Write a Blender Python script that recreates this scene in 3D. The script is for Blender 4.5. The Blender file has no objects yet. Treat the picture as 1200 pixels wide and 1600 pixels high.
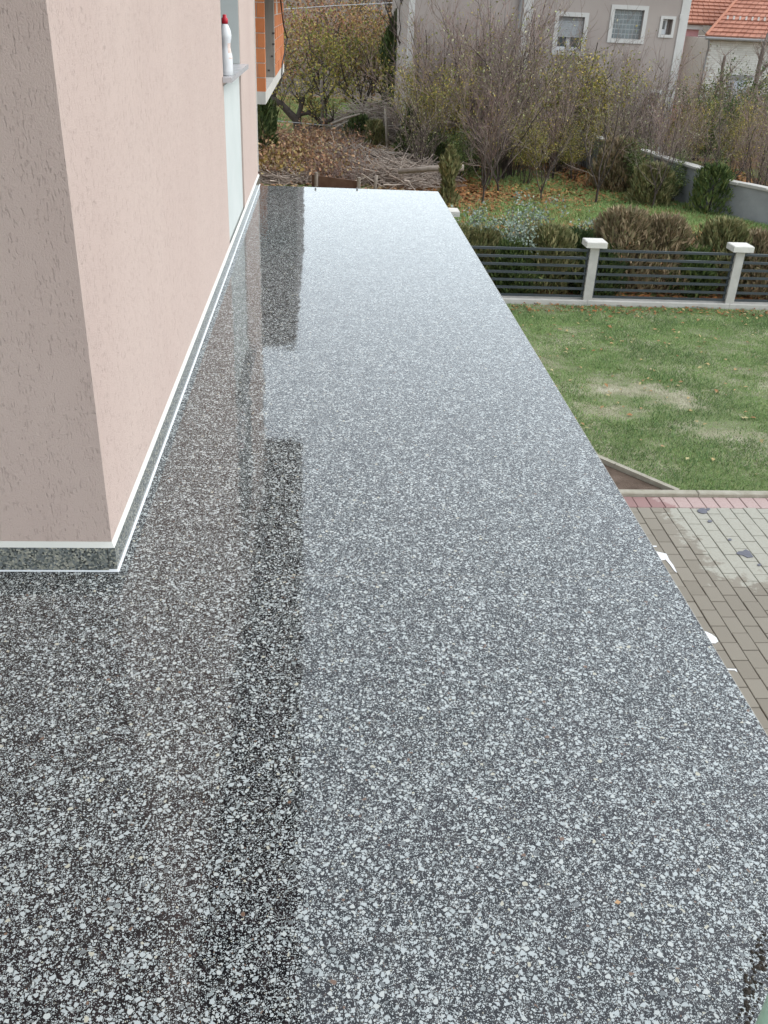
import bpy, math, random
import numpy as np
from mathutils import Matrix, Vector
R = math.radians
SC = bpy.context.scene
COL = SC.collection
random.seed(7)
RG = np.random.default_rng(11)

# ------------------------------------------------------------------ camera
CAMLOC = np.array([0.0, 0.0, 1.4])
FPX = 1419.57
_n = lambda v: v / np.linalg.norm(v)
_y = _n(np.array([505 - 600, 3 - 800, FPX]))
_d = _n(np.array([478 - 600, 3343 - 800, FPX]))
_z = _n(-_d - _y * (-_d @ _y))
_x = np.cross(_y, _z)
ROT = np.stack([_x, _y, _z])          # world <- camera (x right, y down, z forward)


def at(px, py, axis, val):
    """the point of a world plane (axis = val) seen at a photograph pixel"""
    r = ROT @ _n(np.array([px - 600.0, py - 800.0, FPX]))
    return CAMLOC + (val - CAMLOC[axis]) / r[axis] * r


cd = bpy.data.cameras.new('camera')
cam = bpy.data.objects.new('camera', cd)
COL.objects.link(cam)
M = Matrix([[ROT[i, 0], -ROT[i, 1], -ROT[i, 2]] for i in range(3)]).to_4x4()
M.translation = Vector(CAMLOC)
cam.matrix_world = M
cd.sensor_fit = 'VERTICAL'
cd.sensor_height = 32.0
cd.lens = FPX / 1600 * 32.0
cd.clip_start = 0.02
cd.clip_end = 900
SC.camera = cam

# ------------------------------------------------------------------ light
SUN_EL, SUN_AZ = 50, 92               # azimuth clockwise from +Y
w = bpy.data.worlds.new('World')
SC.world = w
w.use_nodes = True
nt = w.node_tree
bg = nt.nodes['Background']
sky = nt.nodes.new('ShaderNodeTexSky')
sky.sky_type = 'NISHITA'
sky.sun_disc = False
sky.sun_elevation = R(SUN_EL)
sky.sun_rotation = R(SUN_AZ)
sky.air_density = 1.0
sky.dust_density = 0.8
sky.ozone_density = 1.0
hs = nt.nodes.new('ShaderNodeHueSaturation')
hs.inputs['Saturation'].default_value = 0.34
hs.inputs['Hue'].default_value = 0.475
nt.links.new(sky.outputs[0], hs.inputs['Color'])
nt.links.new(hs.outputs[0], bg.inputs['Color'])
bg.inputs['Strength'].default_value = 0.15
sd = bpy.data.lights.new('sun', 'SUN')
sd.energy = 0.5
sd.angle = R(60)
sd.color = (1.0, 0.97, 0.93)
so = bpy.data.objects.new('sun', sd)
COL.objects.link(so)
_sv = Vector((math.sin(R(SUN_AZ)) * math.cos(R(SUN_EL)), math.cos(R(SUN_AZ)) * math.cos(R(SUN_EL)), math.sin(R(SUN_EL))))
so.rotation_euler = _sv.to_track_quat('Z', 'Y').to_euler()
SC.view_settings.view_transform = 'Standard'
SC.view_settings.look = 'None'
SC.view_settings.gamma = 1
SC.view_settings.use_curve_mapping = False
SC.view_settings.exposure = 1.46

# ------------------------------------------------------------------ node helpers
def new_mat(name):
    m = bpy.data.materials.new(name)
    m.use_nodes = True
    return m, m.node_tree, m.node_tree.nodes['Principled BSDF']


class NB:
    """short hand for building node trees"""
    def __init__(s, t): s.t = t
    def n(s, typ, **kw):
        nd = s.t.nodes.new(typ)
        for k, v in kw.items():
            if k.startswith('i_'):
                nd.inputs[k[2:].replace('_', ' ')].default_value = v
            else:
                setattr(nd, k, v)
        return nd
    def l(s, a, b): s.t.links.new(a, b)
    def math(s, op, a, b=None, clamp=False):
        nd = s.n('ShaderNodeMath', operation=op, use_clamp=clamp)
        for i, v in enumerate((a, b)):
            if v is None: continue
            if isinstance(v, (int, float)): nd.inputs[i].default_value = v
            else: s.l(v, nd.inputs[i])
        return nd.outputs[0]
    def mix(s, fac, a, b, mode='MIX'):
        nd = s.n('ShaderNodeMix', data_type='RGBA', blend_type=mode)
        for sock, v in ((nd.inputs[0], fac), (nd.inputs[6], a), (nd.inputs[7], b)):
            if isinstance(v, (int, float)): sock.default_value = v
            elif isinstance(v, tuple): sock.default_value = (*v, 1)
            else: s.l(v, sock)
        return nd.outputs[2]
    def ramp(s, fac, stops, interp='LINEAR'):
        nd = s.n('ShaderNodeValToRGB')
        cr = nd.color_ramp
        cr.interpolation = interp
        while len(cr.elements) < len(stops): cr.elements.new(0.5)
        for e, (p, c) in zip(cr.elements, stops):
            e.position = p
            e.color = (*c, 1) if isinstance(c, tuple) else (c, c, c, 1)
        s.l(fac, nd.inputs[0])
        return nd.outputs[0]
    def coords(s, kind='Object', scale=(1, 1, 1)):
        tc = s.n('ShaderNodeTexCoord')
        mp = s.n('ShaderNodeMapping')
        mp.inputs['Scale'].default_value = scale
        if kind == 'World':
            g = s.n('ShaderNodeNewGeometry')
            s.l(g.outputs['Position'], mp.inputs[0])
        else:
            s.l(tc.outputs[kind], mp.inputs[0])
        return mp.outputs[0]
    def noise(s, vec, scale, detail=3, rough=0.55):
        nd = s.n('ShaderNodeTexNoise')
        nd.inputs['Scale'].default_value = scale
        nd.inputs['Detail'].default_value = detail
        nd.inputs['Roughness'].default_value = rough
        if vec is not None: s.l(vec, nd.inputs['Vector'])
        return nd.outputs[0]


ALBEDO = 0.86


def tone(c):
    return tuple(v * ALBEDO for v in c)


def simple(name, c1, c2=None, rough=0.8, scale=8.0, bump=0.0, bscale=None, island=False, spec=0.3, coord='World', dist=0.01, stretch=(1, 1, 1)):
    m, t, p = new_mat(name)
    b = NB(t)
    p.inputs['Roughness'].default_value = rough
    p.inputs['Specular IOR Level'].default_value = spec
    if c2 is None: c2 = tuple(min(1, v * 1.18) for v in c1)
    c1, c2 = tone(c1), tone(c2)
    vec = b.coords(coord, stretch)
    nz = b.noise(vec, scale, 5, 0.6)
    fac = b.ramp(nz, [(0.3, 0.0), (0.7, 1.0)])
    if island:
        g = b.n('ShaderNodeNewGeometry')
        oi = b.n('ShaderNodeObjectInfo')
        r = b.math('FRACT', b.math('ADD', g.outputs['Random Per Island'], oi.outputs['Random']))
        fac = b.math('ADD', b.math('MULTIPLY', fac, 0.3), b.math('MULTIPLY', r, 0.7))
    b.l(b.mix(fac, c1, c2), p.inputs['Base Color'])
    if bump:
        n2 = b.noise(vec, bscale or scale * 4, 4, 0.6)
        bp = b.n('ShaderNodeBump')
        bp.inputs['Strength'].default_value = bump
        bp.inputs['Distance'].default_value = dist
        b.l(n2, bp.inputs['Height'])
        b.l(bp.outputs[0], p.inputs['Normal'])
    return m


def leafy(name, cols, rough=0.7):
    """leaf colour drawn per leaf from a short list"""
    m, t, p = new_mat(name)
    b = NB(t)
    cols = [tone(c) for c in cols]
    g = b.n('ShaderNodeNewGeometry')
    c = b.ramp(g.outputs['Random Per Island'], [(i / len(cols), c) for i, c in enumerate(cols)], 'CONSTANT')
    nz = b.noise(b.coords('World'), 1.3, 2)
    c = b.mix(b.ramp(nz, [(0.35, 0.0), (0.65, 0.45)]), c, tuple(0.6 * v for v in cols[0]))
    b.l(c, p.inputs['Base Color'])
    p.inputs['Roughness'].default_value = rough
    p.inputs['Specular IOR Level'].default_value = 0.25
    return m


# ------------------------------------------------------------------ mesh helpers
def raw_mesh(name, verts, faces, mat=None, smooth=False):
    me = bpy.data.meshes.new(name)
    me.from_pydata([tuple(map(float, v)) for v in verts], [], faces)
    if mat: me.materials.append(mat)
    if smooth: me.polygons.foreach_set('use_smooth', [True] * len(me.polygons))
    me.update()
    return me


def np_mesh(name, V, F, mat=None, smooth=False):
    """V (n,3), F (m,k) with every face of the same size k"""
    me = bpy.data.meshes.new(name)
    k = F.shape[1]
    me.vertices.add(len(V))
    me.vertices.foreach_set('co', np.ascontiguousarray(V, dtype=np.float32).ravel())
    me.loops.add(F.size)
    me.loops.foreach_set('vertex_index', np.ascontiguousarray(F, dtype=np.int32).ravel())
    me.polygons.add(len(F))
    me.polygons.foreach_set('loop_start', np.arange(0, F.size, k, dtype=np.int32))
    me.polygons.foreach_set('loop_total', np.full(len(F), k, dtype=np.int32))
    if mat: me.materials.append(mat)
    if smooth: me.polygons.foreach_set('use_smooth', np.ones(len(F), dtype=bool))
    me.update(calc_edges=True)
    me.validate()
    return me


class MB:
    def __init__(s): s.v, s.f = [], []
    def add(s, v, f):
        o = len(s.v)
        s.v += [tuple(map(float, p)) for p in v]
        s.f += [tuple(i + o for i in q) for q in f]
        return s
    def box(s, x0, x1, y0, y1, z0, z1):
        return s.add([(x0, y0, z0), (x1, y0, z0), (x1, y1, z0), (x0, y1, z0), (x0, y0, z1), (x1, y0, z1), (x1, y1, z1), (x0, y1, z1)],
                     [(0, 3, 2, 1), (4, 5, 6, 7), (0, 1, 5, 4), (1, 2, 6, 5), (2, 3, 7, 6), (3, 0, 4, 7)])
    def prism(s, poly, z0, z1):
        """polygon counter-clockwise seen from above"""
        n = len(poly)
        v = [(x, y, z0) for x, y in poly] + [(x, y, z1) for x, y in poly]
        return s.add(v, [tuple(range(n))[::-1], tuple(range(n, 2 * n))] + [(i, (i + 1) % n, (i + 1) % n + n, i + n) for i in range(n)])
    def hull8(s, a, b):
        """two quads joined"""
        return s.add(list(a) + list(b), [(0, 3, 2, 1), (4, 5, 6, 7), (0, 1, 5, 4), (1, 2, 6, 5), (2, 3, 7, 6), (3, 0, 4, 7)])
    def lathe(s, prof, cx, cy, n=20, sx=1, sy=1):
        v, f = [], []
        for r, z in prof:
            for i in range(n):
                a = 2 * math.pi * i / n
                v.append((cx + r * sx * math.cos(a), cy + r * sy * math.sin(a), z))
        for j in range(len(prof) - 1):
            for i in range(n):
                f.append((j * n + i, j * n + (i + 1) % n, (j + 1) * n + (i + 1) % n, (j + 1) * n + i))
        f.append(tuple(range(n))[::-1])
        f.append(tuple((len(prof) - 1) * n + i for i in range(n)))
        return s.add(v, f)
    def tube(s, pts, rad, sides=8):
        V, F = tube_arrays([(np.array(pts, float), np.array(rad, float))], sides)
        s.add(V, [tuple(q) for q in F])
        n = len(pts)
        o = len(s.v) - n * sides
        s.f.append(tuple(o + i for i in range(sides))[::-1])
        s.f.append(tuple(o + (n - 1) * sides + i for i in range(sides)))
        return s
    def bevel_box(s, x0, x1, y0, y1, z0, z1, b=0.004):
        """box whose top edges are chamfered"""
        return s.add([(x0, y0, z0), (x1, y0, z0), (x1, y1, z0), (x0, y1, z0),
                      (x0, y0, z1 - b), (x1, y0, z1 - b), (x1, y1, z1 - b), (x0, y1, z1 - b),
                      (x0 + b, y0 + b, z1), (x1 - b, y0 + b, z1), (x1 - b, y1 - b, z1), (x0 + b, y1 - b, z1)],
                     [(0, 3, 2, 1), (8, 9, 10, 11)] + [(i, (i + 1) % 4, (i + 1) % 4 + 4, i + 4) for i in range(4)] +
                     [(i + 4, (i + 1) % 4 + 4, (i + 1) % 4 + 8, i + 8) for i in range(4)])
    def mesh(s, name, mat, smooth=False): return raw_mesh(name, s.v, s.f, mat, smooth)


def tube_arrays(lines, sides):
    Vs, Fs, o = [], [], 0
    ang = np.arange(sides) * 2 * np.pi / sides
    ca, sa = np.cos(ang), np.sin(ang)
    for P, r in lines:
        n = len(P)
        T = np.gradient(P, axis=0)
        T /= np.linalg.norm(T, axis=1)[:, None] + 1e-9
        ref = np.array([0.31, 0.17, 0.93]) if abs(T[0, 2]) < 0.8 else np.array([0.9, 0.2, 0.1])
        A = np.cross(T, ref)
        A /= np.linalg.norm(A, axis=1)[:, None] + 1e-9
        B = np.cross(T, A)
        V = P[:, None, :] + r[:, None, None] * (A[:, None, :] * ca[None, :, None] + B[:, None, :] * sa[None, :, None])
        Vs.append(V.reshape(-1, 3))
        i = np.arange(n - 1)[:, None] * sides
        k = np.arange(sides)[None, :]
        k2 = (k + 1) % sides
        Fs.append(np.stack([i + k, i + k2, i + sides + k2, i + sides + k], -1).reshape(-1, 4) + o)
        o += n * sides
    return np.concatenate(Vs), np.concatenate(Fs)


def link(name, data, parent=None):
    o = bpy.data.objects.new(name, data)
    COL.objects.link(o)
    if parent is not None: o.parent = parent
    return o


def tag(o, label=None, cat=None, group=None, kind=None):
    for k, v in (('label', label), ('category', cat), ('group', group), ('kind', kind)):
        if v: o[k] = v
    return o


def thing(name, label, cat, loc=(0, 0, 0), group=None):
    o = link(name, None)
    o.location = [float(v) for v in loc]
    o.empty_display_size = 0.2
    return tag(o, label, cat, group)


def origin(o):
    v = Vector(o.location)
    return v + origin(o.parent) if o.parent else v


def part(name, mb, mat, parent=None, smooth=False, label=None):
    """links a builder (written in world coordinates) as one mesh object"""
    o = bpy.data.objects.new(name, mb.mesh(name, mat, smooth))
    COL.objects.link(o)
    if parent is not None:
        o.data.transform(Matrix.Translation(-origin(parent)))
        o.parent = parent
    if label: o['label'] = label
    return o


def struct(name, mb, mat, smooth=False):
    return tag(part(name, mb, mat, None, smooth), kind='structure')


def vnoise(x, y, s, seed=0):
    """smooth value noise"""
    r = np.random.default_rng(seed).random((64, 64))
    x = np.asarray(x) * s + 500; y = np.asarray(y) * s + 500
    xi = np.floor(x).astype(int); yi = np.floor(y).astype(int)
    fx = x - xi; fy = y - yi
    fx = fx * fx * (3 - 2 * fx); fy = fy * fy * (3 - 2 * fy)
    g = lambda a, b: r[a % 64, b % 64]
    return (g(xi, yi) * (1 - fx) + g(xi + 1, yi) * fx) * (1 - fy) + (g(xi, yi + 1) * (1 - fx) + g(xi + 1, yi + 1) * fx) * fy


# ------------------------------------------------------------------ materials
def terrazzo():
    m, t, p = new_mat('terrazzo')
    b = NB(t)
    v0 = b.coords('World')
    dn = b.n('ShaderNodeTexNoise')
    dn.inputs['Scale'].default_value = 90
    dn.inputs['Detail'].default_value = 1
    b.l(v0, dn.inputs['Vector'])
    vm = b.n('ShaderNodeVectorMath', operation='MULTIPLY_ADD')
    b.l(dn.outputs['Color'], vm.inputs[0])
    vm.inputs[1].default_value = (0.0035, 0.0035, 0)
    b.l(v0, vm.inputs[2])
    vec = vm.outputs[0]
    col = None
    mask = None
    big = b.noise(v0, 2.2, 2)
    clump = b.math('MULTIPLY', b.math('SUBTRACT', b.noise(v0, 17, 3), 0.5), 0.32)
    for sc, keep, thr in ((90, 0.25, 0.08), (165, 0.33, 0.08), (300, 0.37, 0.09), (530, 0.30, 0.10)):
        mp = b.n('ShaderNodeMapping')
        mp.inputs['Location'].default_value = (sc * 0.137, sc * 0.071, 0)
        mp.inputs['Rotation'].default_value = (0, 0, sc * 0.01)
        b.l(vec, mp.inputs[0])
        ve = b.n('ShaderNodeTexVoronoi', voronoi_dimensions='2D', feature='DISTANCE_TO_EDGE')
        vf = b.n('ShaderNodeTexVoronoi', voronoi_dimensions='2D', feature='F1')
        for q in (ve, vf):
            q.inputs['Scale'].default_value = sc
            b.l(mp.outputs[0], q.inputs['Vector'])
        sp = b.n('ShaderNodeSeparateColor')
        b.l(vf.outputs['Color'], sp.inputs[0])
        t2 = b.math('ADD', b.math('MULTIPLY', sp.outputs[1], 0.16), thr)
        e = b.ramp(b.math('SUBTRACT', ve.outputs['Distance'], t2), [(0.0, 0.0), (0.035, 1.0)])
        f = b.ramp(b.math('SUBTRACT', 0.50, vf.outputs['Distance']), [(0.0, 0.0), (0.04, 1.0)])
        k = b.math('LESS_THAN', b.math('ADD', sp.outputs[0], clump), keep)
        mk = b.math('MULTIPLY', b.math('MULTIPLY', e, f), k)
        c = b.ramp(sp.outputs[2], [(0.0, (0.41, 0.44, 0.435)), (0.45, (0.36, 0.39, 0.385)), (0.62, (0.45, 0.47, 0.45)), (0.84, (0.25, 0.275, 0.27)),
                                   (0.92, (0.42, 0.40, 0.32)), (0.945, (0.15, 0.16, 0.16)), (0.985, (0.16, 0.10, 0.07))], 'CONSTANT')
        if mask is None: col, mask = c, mk
        else:
            col = b.mix(mask, c, col)
            mask = b.math('MAXIMUM', mask, mk)
    # dark matrix with darker and browner aggregate
    vd = b.n('ShaderNodeTexVoronoi', voronoi_dimensions='2D', feature='F1')
    vd.inputs['Scale'].default_value = 70
    b.l(vec, vd.inputs['Vector'])
    sp = b.n('ShaderNodeSeparateColor')
    b.l(vd.outputs['Color'], sp.inputs[0])
    matrix = b.ramp(sp.outputs[0], [(0.0, (0.010, 0.009, 0.010)), (0.4, (0.018, 0.014, 0.015)), (0.62, (0.006, 0.006, 0.007)), (0.88, (0.030, 0.027, 0.025))], 'CONSTANT')
    matrix = b.mix(b.ramp(big, [(0.35, 0.0), (0.65, 0.5)]), matrix, (0.02, 0.018, 0.02))
    full = b.mix(mask, matrix, col)
    b.l(full, p.inputs['Base Color'])
    p.inputs['Roughness'].default_value = 0.05
    p.inputs['IOR'].default_value = 1.575
    rn = b.noise(v0, 14, 3)
    b.l(b.ramp(rn, [(0.3, 0.025), (0.75, 0.075)]), p.inputs['Roughness'])
    bp = b.n('ShaderNodeBump')
    bp.inputs['Strength'].default_value = 0.05
    bp.inputs['Distance'].default_value = 0.02
    b.l(b.noise(v0, 4.5, 3), bp.inputs['Height'])
    b.l(bp.outputs[0], p.inputs['Normal'])
    return m


def scratch_plaster(name, c1, c2):
    """render rubbed with a float: short upright grooves"""
    m, t, p = new_mat(name)
    b = NB(t)
    c1, c2 = tone(c1), tone(c2)
    w0 = b.coords('World')
    big = b.noise(b.coords('World', (1, 1, 0.35)), 2.2, 4)
    fine = b.noise(w0, 260, 3, 0.7)
    c = b.mix(b.ramp(big, [(0.3, 0.0), (0.72, 1.0)]), c1, c2)
    g = b.noise(b.coords('World', (1, 1, 0.3)), 190, 2, 0.5)
    sel = b.noise(b.coords('World', (1, 1, 0.5)), 34, 2, 0.5)
    groove = b.math('MULTIPLY', b.ramp(g, [(0.57, 0.0), (0.66, 1.0)]), b.ramp(sel, [(0.36, 0.0), (0.56, 1.0)]))
    c = b.mix(b.math('MULTIPLY', groove, 0.18), c, tuple(0.6 * v for v in c1))
    b.l(c, p.inputs['Base Color'])
    p.inputs['Roughness'].default_value = 0.9
    p.inputs['Specular IOR Level'].default_value = 0.2
    h = b.math('SUBTRACT', b.math('MULTIPLY', fine, 0.9), b.math('MULTIPLY', groove, 0.75))
    bp = b.n('ShaderNodeBump')
    bp.inputs['Strength'].default_value = 0.8
    bp.inputs['Distance'].default_value = 0.0035
    b.l(h, bp.inputs['Height'])
    b.l(bp.outputs[0], p.inputs['Normal'])
    return m


def granite():
    m, t, p = new_mat('granite')
    b = NB(t)
    vec = b.coords('World')
    v = b.n('ShaderNodeTexVoronoi')
    v.inputs['Scale'].default_value = 190
    b.l(vec, v.inputs['Vector'])
    sp = b.n('ShaderNodeSeparateColor')
    b.l(v.outputs['Color'], sp.inputs[0])
    c = b.ramp(sp.outputs[0], [(0.0, (0.07, 0.075, 0.07)), (0.3, (0.25, 0.245, 0.20)), (0.55, (0.15, 0.16, 0.16)), (0.8, (0.38, 0.36, 0.29)), (0.92, (0.02, 0.02, 0.02))], 'CONSTANT')
    c = b.mix(b.ramp(b.noise(vec, 40, 3), [(0.35, 0.0), (0.7, 0.6)]), c, (0.10, 0.11, 0.105))
    b.l(c, p.inputs['Base Color'])
    p.inputs['Roughness'].default_value = 0.18
    return m


def paving_mat(name, c1, c2, dusty=True):
    """concrete paver: tone per block, with a pale efflorescence stain that has its own outline"""
    m, t, p = new_mat(name)
    b = NB(t)
    vec = b.coords('World')
    c1, c2 = tone(c1), tone(c2)
    oi = b.n('ShaderNodeObjectInfo')
    c = b.mix(oi.outputs['Random'], c1, c2)
    c = b.mix(b.math('MULTIPLY', b.noise(vec, 160, 3, 0.7), 0.35), c, tuple(0.55 * v for v in c1))
    if dusty:
        sx = b.n('ShaderNodeSeparateXYZ')
        b.l(vec, sx.inputs[0])
        nz = b.noise(vec, 5.5, 6, 0.7)
        # oblong stain lying along the lawn kerb
        dx = b.math('MULTIPLY', b.math('SUBTRACT', 3.62, sx.outputs[0]), 1.3)
        dy = b.math('MULTIPLY', b.math('SUBTRACT', 6.75, sx.outputs[1]), 0.9)
        dy = b.math('ADD', dy, b.math('MULTIPLY', b.math('SUBTRACT', sx.outputs[0], 3.7), -0.28))
        d = b.math('MAXIMUM', dx, dy)
        d = b.math('ADD', d, b.math('MULTIPLY', b.math('SUBTRACT', nz, 0.5), 1.7))
        st = b.ramp(b.math('ADD', b.math('MULTIPLY', d, -1.6), 0.5), [(0.40, 0.0), (0.62, 1.0)])
        st = b.math('MULTIPLY', st, b.ramp(b.noise(vec, 38, 4), [(0.25, 0.6), (0.6, 0.95)]))
        c = b.mix(st, c, (0.335, 0.325, 0.272) if dusty is True else (0.40, 0.30, 0.275))
    b.l(c, p.inputs['Base Color'])
    p.inputs['Roughness'].default_value = 0.85
    bp = b.n('ShaderNodeBump')
    bp.inputs['Strength'].default_value = 0.35
    bp.inputs['Distance'].default_value = 0.003
    b.l(b.noise(vec, 220, 3), bp.inputs['Height'])
    b.l(bp.outputs[0], p.inputs['Normal'])
    return m


def ground_mat(name, stops, s1, s2, bump=0.6):
    m, t, p = new_mat(name)
    b = NB(t)
    vec = b.coords('World')
    n1 = b.noise(vec, s1, 6, 0.65)
    n2 = b.noise(vec, s2, 4, 0.7)
    stops = [(p_, tone(c_)) for p_, c_ in stops]
    f = b.math('ADD', b.math('MULTIPLY', n1, 0.65), b.math('MULTIPLY', n2, 0.35))
    b.l(b.ramp(f, stops), p.inputs['Base Color'])
    p.inputs['Roughness'].default_value = 0.95
    p.inputs['Specular IOR Level'].default_value = 0.15
    bp = b.n('ShaderNodeBump')
    bp.inputs['Strength'].default_value = bump
    bp.inputs['Distance'].default_value = 0.03
    b.l(n2, bp.inputs['Height'])
    b.l(bp.outputs[0], p.inputs['Normal'])
    return m


TERR = terrazzo()
PINK = scratch_plaster('pink_plaster', (0.53, 0.415, 0.365), (0.57, 0.455, 0.40))
WHITE = simple('white_paint', (0.588, 0.591, 0.543), (0.654, 0.647, 0.605), 0.6, 6, 0.1, 60)
PANELW = simple('white_primer', (0.526, 0.559, 0.535), (0.591, 0.615, 0.591), 0.7, 3, 0.1, 90)
SEAL = simple('white_sealant', (0.633, 0.667, 0.684), (0.701, 0.718, 0.735), 0.4, 14)
GRANITE = granite()
MARBLE = simple('grey_marble', (0.475, 0.465, 0.475), (0.627, 0.617, 0.627), 0.25, 18, spec=0.5)
DARKFRAME = simple('dark_frame', (0.10, 0.11, 0.13), (0.13, 0.14, 0.16), 0.5, 10)
CONC = simple('concrete', (0.36, 0.34, 0.30), (0.50, 0.47, 0.42), 0.9, 5, 0.4, 40)
CONCPALE = simple('pale_concrete', (0.460, 0.442, 0.405), (0.570, 0.543, 0.497), 0.9, 6, 0.4, 50)
CAPW = simple('cap_concrete', (0.627, 0.598, 0.541), (0.722, 0.694, 0.636), 0.85, 9, 0.3, 60)
CONCWALL = simple('wall_concrete', (0.26, 0.27, 0.27), (0.38, 0.39, 0.39), 0.9, 1.2, 0.4, 12)
RAIL = simple('anthracite_rail', (0.045, 0.055, 0.065), (0.06, 0.07, 0.08), 0.35, 8, spec=0.5)
SOFFIT = simple('soffit_board', (0.150, 0.128, 0.112), (0.210, 0.180, 0.158), 0.8, 4, stretch=(0.800, 0.150, 0.800))
ROOFT = simple('roof_tile', (0.335, 0.132, 0.082), (0.483, 0.216, 0.139), 0.8, 3, 0.3, 20, island=True)
ROOFOLD = simple('old_roof_tile', (0.334, 0.139, 0.092), (0.485, 0.222, 0.153), 0.85, 2, 0.3, 20, island=True)
CLAY = simple('clay_block', (0.46, 0.145, 0.05), (0.56, 0.21, 0.085), 0.85, 7, 0.35, 50, island=True)
MORTAR = simple('mortar', (0.46, 0.40, 0.35), (0.56, 0.50, 0.44), 0.95, 14, 0.4, 60)
FORMCONC = simple('column_concrete', (0.25, 0.22, 0.19), (0.34, 0.30, 0.26), 0.9, 6, 0.3, 50, stretch=(1, 1, 0.2))
DARKBOARD = simple('dark_boards', (0.07, 0.055, 0.05), (0.12, 0.10, 0.09), 0.85, 5, stretch=(1, 1, 0.2))
TAUPE = simple('taupe_plaster', (0.397, 0.339, 0.309), (0.444, 0.385, 0.348), 0.9, 0.8, 0.15, 30)
TRIM = simple('trim_plaster', (0.589, 0.570, 0.541), (0.665, 0.646, 0.617), 0.85, 3)
PVC = simple('white_pvc', (0.68, 0.70, 0.72), (0.75, 0.77, 0.78), 0.35, 6)
SHUT = simple('shutter_grey', (0.36, 0.37, 0.38), (0.46, 0.47, 0.48), 0.6, 12)
GLASSB = simple('glass_block', (0.12, 0.15, 0.16), (0.20, 0.24, 0.25), 0.12, 3, island=True, spec=0.6)
PANE = simple('window_glass', (0.06, 0.075, 0.085), (0.10, 0.12, 0.13), 0.06, 2, spec=0.7)
PIPE = simple('zinc_pipe', (0.22, 0.22, 0.22), (0.28, 0.27, 0.27), 0.5, 6)
WBRICK = simple('white_brick', (0.56, 0.55, 0.51), (0.72, 0.71, 0.67), 0.9, 5, island=True)
PINKW = simple('rose_plaster', (0.68, 0.34, 0.34), (0.74, 0.40, 0.40), 0.9, 1)
RUST = simple('rust_brick', (0.24, 0.075, 0.04), (0.34, 0.12, 0.07), 0.9, 3, 0.4, 20)
BARK = simple('bark', (0.136, 0.109, 0.093), (0.256, 0.208, 0.184), 0.95, 14, 0.5, 40)
BARKD = simple('dark_bark', (0.046, 0.036, 0.031), (0.098, 0.078, 0.065), 0.95, 10, 0.6, 30)
TWIG = simple('twig_bark', (0.168, 0.126, 0.102), (0.360, 0.288, 0.246), 0.9, 3, island=True)
TWIGR = simple('reddish_twig', (0.200, 0.136, 0.116), (0.421, 0.306, 0.267), 0.9, 3, island=True)
STICK = simple('dead_stick', (0.230, 0.182, 0.147), (0.625, 0.526, 0.443), 0.9, 4, island=True)
POLE = simple('weathered_pole', (0.24, 0.20, 0.16), (0.38, 0.33, 0.28), 0.9, 9, 0.3, 50)
BOARD = simple('brown_board', (0.13, 0.075, 0.05), (0.20, 0.125, 0.085), 0.85, 9, 0.3, 50)
L_YEL = leafy('yellow_green_leaf', [(0.295, 0.295, 0.061), (0.452, 0.365, 0.078), (0.174, 0.209, 0.052), (0.574, 0.434, 0.122), (0.209, 0.174, 0.061)])
L_OCH = leafy('ochre_leaf', [(0.348, 0.209, 0.070), (0.260, 0.209, 0.061), (0.487, 0.295, 0.086), (0.278, 0.131, 0.052), (0.174, 0.174, 0.061)])
L_RED = leafy('russet_leaf', [(0.330, 0.148, 0.078), (0.418, 0.209, 0.104), (0.227, 0.131, 0.078), (0.383, 0.260, 0.122)])
L_PALE = leafy('pale_leaf', [(0.416, 0.416, 0.221), (0.325, 0.351, 0.143), (0.520, 0.494, 0.312), (0.221, 0.234, 0.078)])
L_GRN = leafy('green_leaf', [(0.088, 0.136, 0.040), (0.144, 0.192, 0.056), (0.064, 0.104, 0.032), (0.208, 0.240, 0.080)])
L_DRY = leafy('dry_leaf', [(0.412, 0.230, 0.121), (0.301, 0.156, 0.089), (0.553, 0.348, 0.191), (0.235, 0.132, 0.089), (0.464, 0.380, 0.186)])
L_LIT = leafy('litter_leaf', [(0.374, 0.165, 0.055), (0.286, 0.110, 0.039), (0.462, 0.242, 0.088), (0.220, 0.099, 0.044)])
L_THUJA = leafy('thuja_spray', [(0.064, 0.101, 0.033), (0.101, 0.138, 0.040), (0.046, 0.074, 0.025), (0.138, 0.156, 0.055)])
L_BRON = leafy('bronzed_spray', [(0.335, 0.252, 0.153), (0.237, 0.211, 0.109), (0.413, 0.304, 0.186), (0.198, 0.179, 0.088)])
L_OLIVE = leafy('olive_spray', [(0.215, 0.225, 0.090), (0.270, 0.247, 0.112), (0.147, 0.168, 0.068), (0.338, 0.293, 0.135)])
L_SILV = leafy('silver_leaf', [(0.260, 0.325, 0.260), (0.351, 0.429, 0.351), (0.169, 0.221, 0.156), (0.416, 0.468, 0.403)])
GRASS = leafy('grass_blade', [(0.246, 0.387, 0.127), (0.312, 0.454, 0.149), (0.196, 0.330, 0.103), (0.442, 0.479, 0.209), (0.280, 0.413, 0.134)])
SOIL = ground_mat('soil', [(0.3, (0.078, 0.055, 0.039)), (0.7, (0.195, 0.143, 0.111))], 6, 60)
LAWN = ground_mat('lawn_ground', [(0.32, (0.140, 0.187, 0.072)), (0.48, (0.188, 0.230, 0.103)), (0.56, (0.328, 0.311, 0.205)), (0.66, (0.492, 0.468, 0.351))], 1.1, 45)
GARDEN = ground_mat('garden_ground', [(0.34, (0.12, 0.18, 0.055)), (0.48, (0.17, 0.19, 0.07)), (0.53, (0.28, 0.16, 0.075)), (0.66, (0.36, 0.20, 0.10))], 0.45, 22)
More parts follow.
